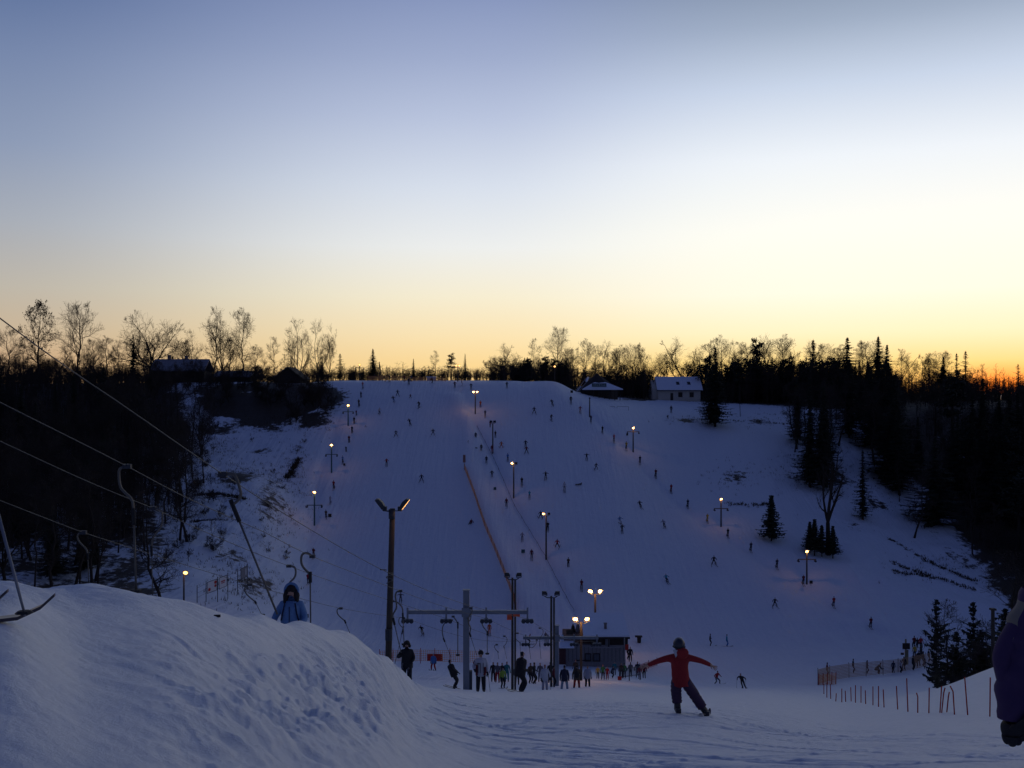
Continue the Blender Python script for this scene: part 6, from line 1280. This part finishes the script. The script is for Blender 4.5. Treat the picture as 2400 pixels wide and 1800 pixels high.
# woman in light blue riding the lift behind the mound
def woman():
    d = 19.6
    me = body(pel=(0, 0, .88), chest=(.03, .02, 1.30), feet=((-.14, .02, .09), (.14, .02, .09)), hands=((.36, .34, 1.05), (-.05, .25, .95)), face=(0, 1, 0), sub=2, fingers=True, bulk=1.12)
    me = body(pel=(0, 0, .88), chest=(.0, .02, 1.30), feet=((-.14, .02, .09), (.14, .02, .09)), hands=((-.22, .34, 1.02), (.30, .30, 1.00)), face=(0, 1, 0), sub=2, fingers=True, bulk=1.18)
    X = 684; x = (X - CX) / F * d; ztop = -(1376 - HY) / F * d; zb = ztop - 1.70
    o = bpy.data.objects.new('person', me); COL.objects.link(o); o.location = (x, d, zb); o.rotation_euler = (0, 0, math.pi); tag(o, 'dark haired woman in light blue hooded jacket riding the tow behind the mound', 'skier', 'people on the near run')
    for i, c in ((1, CLOTH['lightblue']), (2, CLOTH['navy']), (4, M_HAIR), (5, CLOTH['black'])): o.material_slots[i].link = 'OBJECT'; o.material_slots[i].material = c
    face_parts(o, me, hair=True, hairlen=.26, hood='lightblue')
    j = MB(); j.tube([(0, .02 * q / 16, .64 + .05 * q) for q in range(17)], [(.235 - .0022 * q) * (1 + .035 * math.sin(q * 2.3)) * (1 if q < 14 else (.95, .75, .45)[q - 14]) for q in range(17)], 18); part_mesh(o, 'jacket', j, CLOTH['lightblue'])
    z = MB(); z.box((0, .225, 1.08), (.012, .02, .56)); part_mesh(o, 'zip', z, CLOTH['navy'], False)
    s = MB()
    for sg in (-1, 1): s.tube([(sg * .10, .17, 1.42), (sg * .14, .20, 1.22), (sg * .17, .16, 1.08)], .014, 5)
    part_mesh(o, 'backpack_straps', s, CLOTH['navy'])
    add_skis(o, [(-.14, .1, -.02, 0), (.14, .1, -.02, 0)], pitch=.25)
woman()
def standing(X, d, label, jacket, trousers, h, heading, hands, feet=((-.13, .02, .09), (.13, .02, .09)), pel=(0, 0, .88), chest=None, Yfeet=None, hat='black', gl='black', hair=False, hood=None, coat=True, bulk=1.12, face=(0, 1, 0), skis=True, extra=None, hairlen=0, faceit=True):
    me = body(pel=pel, chest=chest, feet=feet, hands=hands, face=face, sub=2, fingers=True, bulk=bulk)
    x = (X - CX) / F * d; z = ground(x, d) if Yfeet is None else -(Yfeet - HY) / F * d
    o = bpy.data.objects.new('person', me); COL.objects.link(o); o.location = (x, d, z); o.rotation_euler = (0, 0, -math.radians(heading)); k = h / 1.7; o.scale = (k, k, k); tag(o, label, 'skier', 'people on the near run')
    for i, c in ((1, jacket), (2, trousers), (4, hat), (5, gl)): o.material_slots[i].link = 'OBJECT'; o.material_slots[i].material = M_SKIN if c == 'skin' else M_HAIR if c == 'hair' else CLOTH[c]
    if faceit: face_parts(o, me, face, hair=hair, hood=hood, hairlen=hairlen)
    if coat:
        P = Vector(pel); C = Vector(chest) if chest else P + Vector((0, .03, .42)); u = (C - P)
        j = MB(); j.tube([P - u * .38, P, P + u * .5, C, C + u * .22, C + u * .36], [.19 * bulk, .192 * bulk, .175 * bulk, .18 * bulk, .165 * bulk, .09], 16); part_mesh(o, 'jacket', j, CLOTH[jacket])
    if skis: add_skis(o, [(f[0], f[1] + .1, .0, 0) for f in feet], pitch=(.27 if abs(heading) > 90 else -.27))
    if extra: extra(o, me)
    return o
def pole_for(o, top, bottom, label):
    m = MB(); a = Vector(top); b = Vector(bottom); M = Matrix.LocRotScale(o.location, o.rotation_euler, o.scale); a = M @ a; b = M @ b
    q = empty('ski_pole', a, label, 'ski pole', 'ski poles held on the near run'); m.tube([(0, 0, 0), b - a], .010, 6); m.build('shaft', M_STEEL, q); m = MB(); m.tube([Vector((0, 0, .05)), (b - a) * .12], .017, 6); m.build('grip', M_RUB, q); m = MB(); m.tube([(b - a) * .94, (b - a) * .955], .045, 8); m.build('basket', M_RUB, q)
def ex_black(o, me):
    m = MB()
    for pts in (((-.10, .25, .78), (-.04, .25, .70), (-.08, .15, .5)), ((.16, .16, .62), (.15, .16, .48), (.10, .16, .5)), ((.14, .24, .95), (.18, .23, .8), (.13, .23, .74))): m.tube(pts, .03, 6)
    part_mesh(o, 'pale_trim', m, CLOTH['grey'])
standing(954, 39, 'person in black with pale hood trim riding a tow beside the mound', 'black', 'black', 1.72, 180, ((-.20, .30, 1.0), (.22, .28, 1.22)), Yfeet=1608, hair=True, hairlen=.12, extra=ex_black, bulk=1.2)
standing(1065, 58, 'bent person in dark clothes with a small backpack left of the grey pylon', 'black', 'black', 1.72, 90, ((-.12, .30, .82), (.12, .34, .86)), pel=(0, -.05, .88), chest=(0, -.20, 1.26), feet=((-.08, .04, .09), (.08, -.05, .09)))
def ex_white(o, me):
    m = MB()
    for x in (-.1, .02, .12): m.box((x, .25, 1.08), (.02, .02, .42))
    m.box((.10, .25, 1.26), (.12, .02, .035)); part_mesh(o, 'jacket_stripes', m, CLOTH['black'], False)
    m = MB(); m.tube([(-.17, .17, 1.1), (-.18, .17, .9), (-.15, .2, .76)], .055, 6); m.tube([(.17, .17, 1.2), (.18, .17, .95), (.17, .18, .76)], .05, 6); m.tube([(.22, .02, 1.32), (.27, .02, 1.2)], .075, 8); part_mesh(o, 'red_panels', m, CLOTH['darkred'])
w = standing(1127, 43, 'person in white jacket with red and black panels right of the grey pylon', 'white', 'black', 1.74, 178, ((-.27, .10, .84), (.26, .26, 1.0)), Yfeet=1622, hair=True, extra=ex_white, bulk=1.22)
pole_for(w, (-.30, .12, .86), (-.40, .2, -.02), 'thin ski pole held by the person in the white and red jacket')
standing(1219, 43.5, 'person in dark long coat standing in profile right of the wooden post', 'black', 'black', 1.80, 75, ((-.1, .22, .98), (.12, .24, .94)), Yfeet=1625, chest=(0, .06, 1.30), bulk=1.25)
g1 = standing(1277, 60, 'child in white jacket and red hat with a blue pole in the near row', 'white', 'pale', 1.62, 180, ((-.32, .12, .9), (.25, .12, .86)), Yfeet=1621, hat='red')
pole_for(g1, (-.34, .14, .92), (-.36, .2, -.02), 'blue ski pole beside the child in white')
def ex_pack(col):
    def f(o, me):
        m = MB(); m.ball((0, -.20, 1.12), (.17, .13, .26), 12); part_mesh(o, 'backpack', m, CLOTH[col])
    return f
standing(1323, 64, 'person in dark jacket and pale blue trousers in the near row', 'navy', 'icejeans', 1.70, 5, ((-.27, .05, .84), (.27, .05, .84)), feet=((-.2, .02, .09), (.2, .02, .09)), Yfeet=1622, extra=ex_pack('navy'), faceit=False)
standing(1352, 68, 'person in dark jacket and red trousers in the near row', 'brown', 'red', 1.68, 5, ((-.28, .05, .84), (.28, .05, .84)), feet=((-.2, .02, .09), (.17, .02, .09)), Yfeet=1617, faceit=False, extra=ex_pack('black'))
standing(1377, 73, 'person in pale jacket and black trousers, last of the near row', 'pale', 'black', 1.62, 180, ((-.27, .05, .84), (.27, .05, .84)), feet=((-.14, .02, .09), (.14, .02, .09)), Yfeet=1612)
standing(1016, 92, 'child in blue jacket and red trousers standing on a snowboard before the red banner', 'blue', 'red', 1.55, 190, ((-.27, .05, .84), (.27, .05, .84)), feet=((-.22, .02, .09), (.22, .02, .09)), Yfeet=1571, hat='blue')
# the skier cut by the right edge of the picture : purple sleeve, pale stripe, black glove
def edge_person():
    d = 4.6; x = (2452 - CX) / F * d; zs = -(1392 - HY) / F * d; z0 = zs - 1.46
    hx = ((2378 - 2452) / F * d); hz = -(1668 - HY) / F * d - z0
    me = body(pel=(.24, 0, .90), chest=(.16, 0, 1.36), feet=((.15, 0, .09), (.42, 0, .09)), hands=((hx, .02, hz), (.55, .1, .86)), face=(0, 1, 0), sub=2, fingers=False, bulk=.88, sh=.20, elbow=((-1, -.1, 0), (1, -.1, 0)))
    o = bpy.data.objects.new('person', me); COL.objects.link(o); o.location = (x, d, z0); tag(o, 'skier in purple jacket with pale sleeve stripe and black glove cut by the right edge', 'skier', 'people on the near run')
    for i, c in ((1, 'purple'), (2, 'black'), (4, 'black'), (5, 'black')): o.material_slots[i].link = 'OBJECT'; o.material_slots[i].material = CLOTH[c]
    L = lambda X, Y: Vector(((X - 2452) / F * d, 0, -(Y - HY) / F * d - z0))
    s = MB(); path = [L(2446, 1380), L(2414, 1440), L(2399, 1500), L(2391, 1552), L(2377, 1605), L(2372, 1684)]; r = [.085, .086, .083, .080, .078, .070]
    # wrinkled sleeve
    vs = []; n = 22; pts = []
    m2 = 34
    for i in range(m2):
        t = i / (m2 - 1) * (len(path) - 1); a = min(len(path) - 2, int(t)); c = path[a].lerp(path[a + 1], t - a); rr = r[a] * (1 - t + a) + r[a + 1] * (t - a)
        for k in range(n): an = 2 * math.pi * k / n; w = 1 + .07 * math.sin(i * 1.15 + 1.3 * math.sin(an + i * .2)) + .035 * math.sin(3 * an + i * .7) - (.12 if i == m2 - 1 else 0); vs.append(c + Vector((math.cos(an) * rr * w, math.sin(an) * rr * w, 0)))
    s._add(vs, [(i * n + k, i * n + (k + 1) % n, (i + 1) * n + (k + 1) % n, (i + 1) * n + k) for i in range(m2 - 1) for k in range(n)], 0); s.m = [1 if ((2 < i < 16 and 10 <= k <= 12)) or (i > 20 and 18 <= k <= 21) else 0 for i in range(m2 - 1) for k in range(n)]
    part_mesh(o, 'sleeve', s, [CLOTH['purple'], mat('pale_stripe', (.20, .18, .15), .85, var=.15)])
    jk = MB(); jk.tube([(.24 - .005 * q, .02 * math.sin(q), .72 + .045 * q) for q in range(17)], [.21 * (1 + .03 * math.sin(q * 1.9)) * (1 if q < 14 else (.95, .75, .4)[q - 14]) for q in range(17)], 18); part_mesh(o, 'jacket', jk, CLOTH['purple'])
    rs = MB(); rs.tube([(.34, 0, 1.42), (.42, 0, 1.3), (.48, .02, 1.16), (.52, .06, 1.0), (.55, .1, .88)], [.09, .088, .08, .072, .06], 14); part_mesh(o, 'sleeve', rs, CLOTH['purple'])
    # glove : palm, thumb and four curled fingers
    V = []; E = []; R = []
    def add(X, Y, y, rad, par=None):
        v = L(X, Y); v.y = y; V.append(v); R.append(rad)
        if par is not None: E.append((par, len(V) - 1))
        return len(V) - 1
    a = add(2372, 1655, 0, .062); b = add(2374, 1692, 0, .058, a)
    for X1, Y1, y1, X2, Y2, y2, X3, Y3, y3 in ((2358, 1722, .0, 2361, 1736, .0, 2367, 1742, .02), (2369, 1727, -.01, 2371, 1741, -.01, 2376, 1747, .02), (2380, 1726, -.01, 2384, 1738, -.01, 2388, 1743, .02), (2391, 1718, 0, 2396, 1730, 0, 2399, 1734, .02)):
        f1 = add(X1, Y1, y1, .025, b); f2 = add(X2, Y2, y2, .022, f1); add(X3, Y3, y3, .017, f2)
    t = add(2392, 1680, -.03, .024, a); add(2398, 1702, -.05, .020, t)
    g = skin_mesh('glove', V, E, R, 0, 2); g.materials.append(CLOTH['black']); q = bpy.data.objects.new('glove', g); COL.objects.link(q); q.parent = o
edge_person()
# the skier cut by the left edge, standing on the mound : ski tips and a pole reach into the picture
def left_skier():
    d = 5.15; x = -3.75; z0 = ground(x, d) + .03
    o = person(0, 0, 'ski', 80, 'navy', 'black', 'skier out at the left edge whose ski tips reach over the mound', h=1.7, group='people on the near run', d=d, skis=False); o.location = (x, d, z0); a = math.radians(80)
    for fx, (X, Y), dd in ((-.13, (20, 1388), 5.95), (.14, (125, 1402), 5.35)):
        tip = at(X, Y, dd); 
        M = Matrix.LocRotScale(o.location, o.rotation_euler, o.scale).inverted()
        tl = M @ tip; q = bpy.data.objects.new('ski', SKI if True else None); COL.objects.link(q); q.parent = o
        base = Vector((tl.x - .0, tl.y - .9, tl.z - .13)); q.location = base
        if fx > 0: q.rotation_euler = (0, .0, .05)
    top = at(-8, 1190, 5.0); bot = at(59, 1444, 5.0)
    q = empty('ski_pole', top, 'grey ski pole planted on the mound at the left edge', 'ski pole'); m = MB(); v = bot - top; m.tube([(0, 0, 0), v * .7, v], [.0085, .0075, .006], 8); m.build('shaft', M_STEEL, q, True)
    m = MB(); c = v * .965; m.tube([c - Vector((0, 0, .004)), c + Vector((0, 0, .008))], [.045, .03], 9); m.build('basket', M_RUB, q); m = MB(); m.tube([-v * .12, (0, 0, 0)], .016, 8); m.build('grip', M_RUB, q)
left_skier()
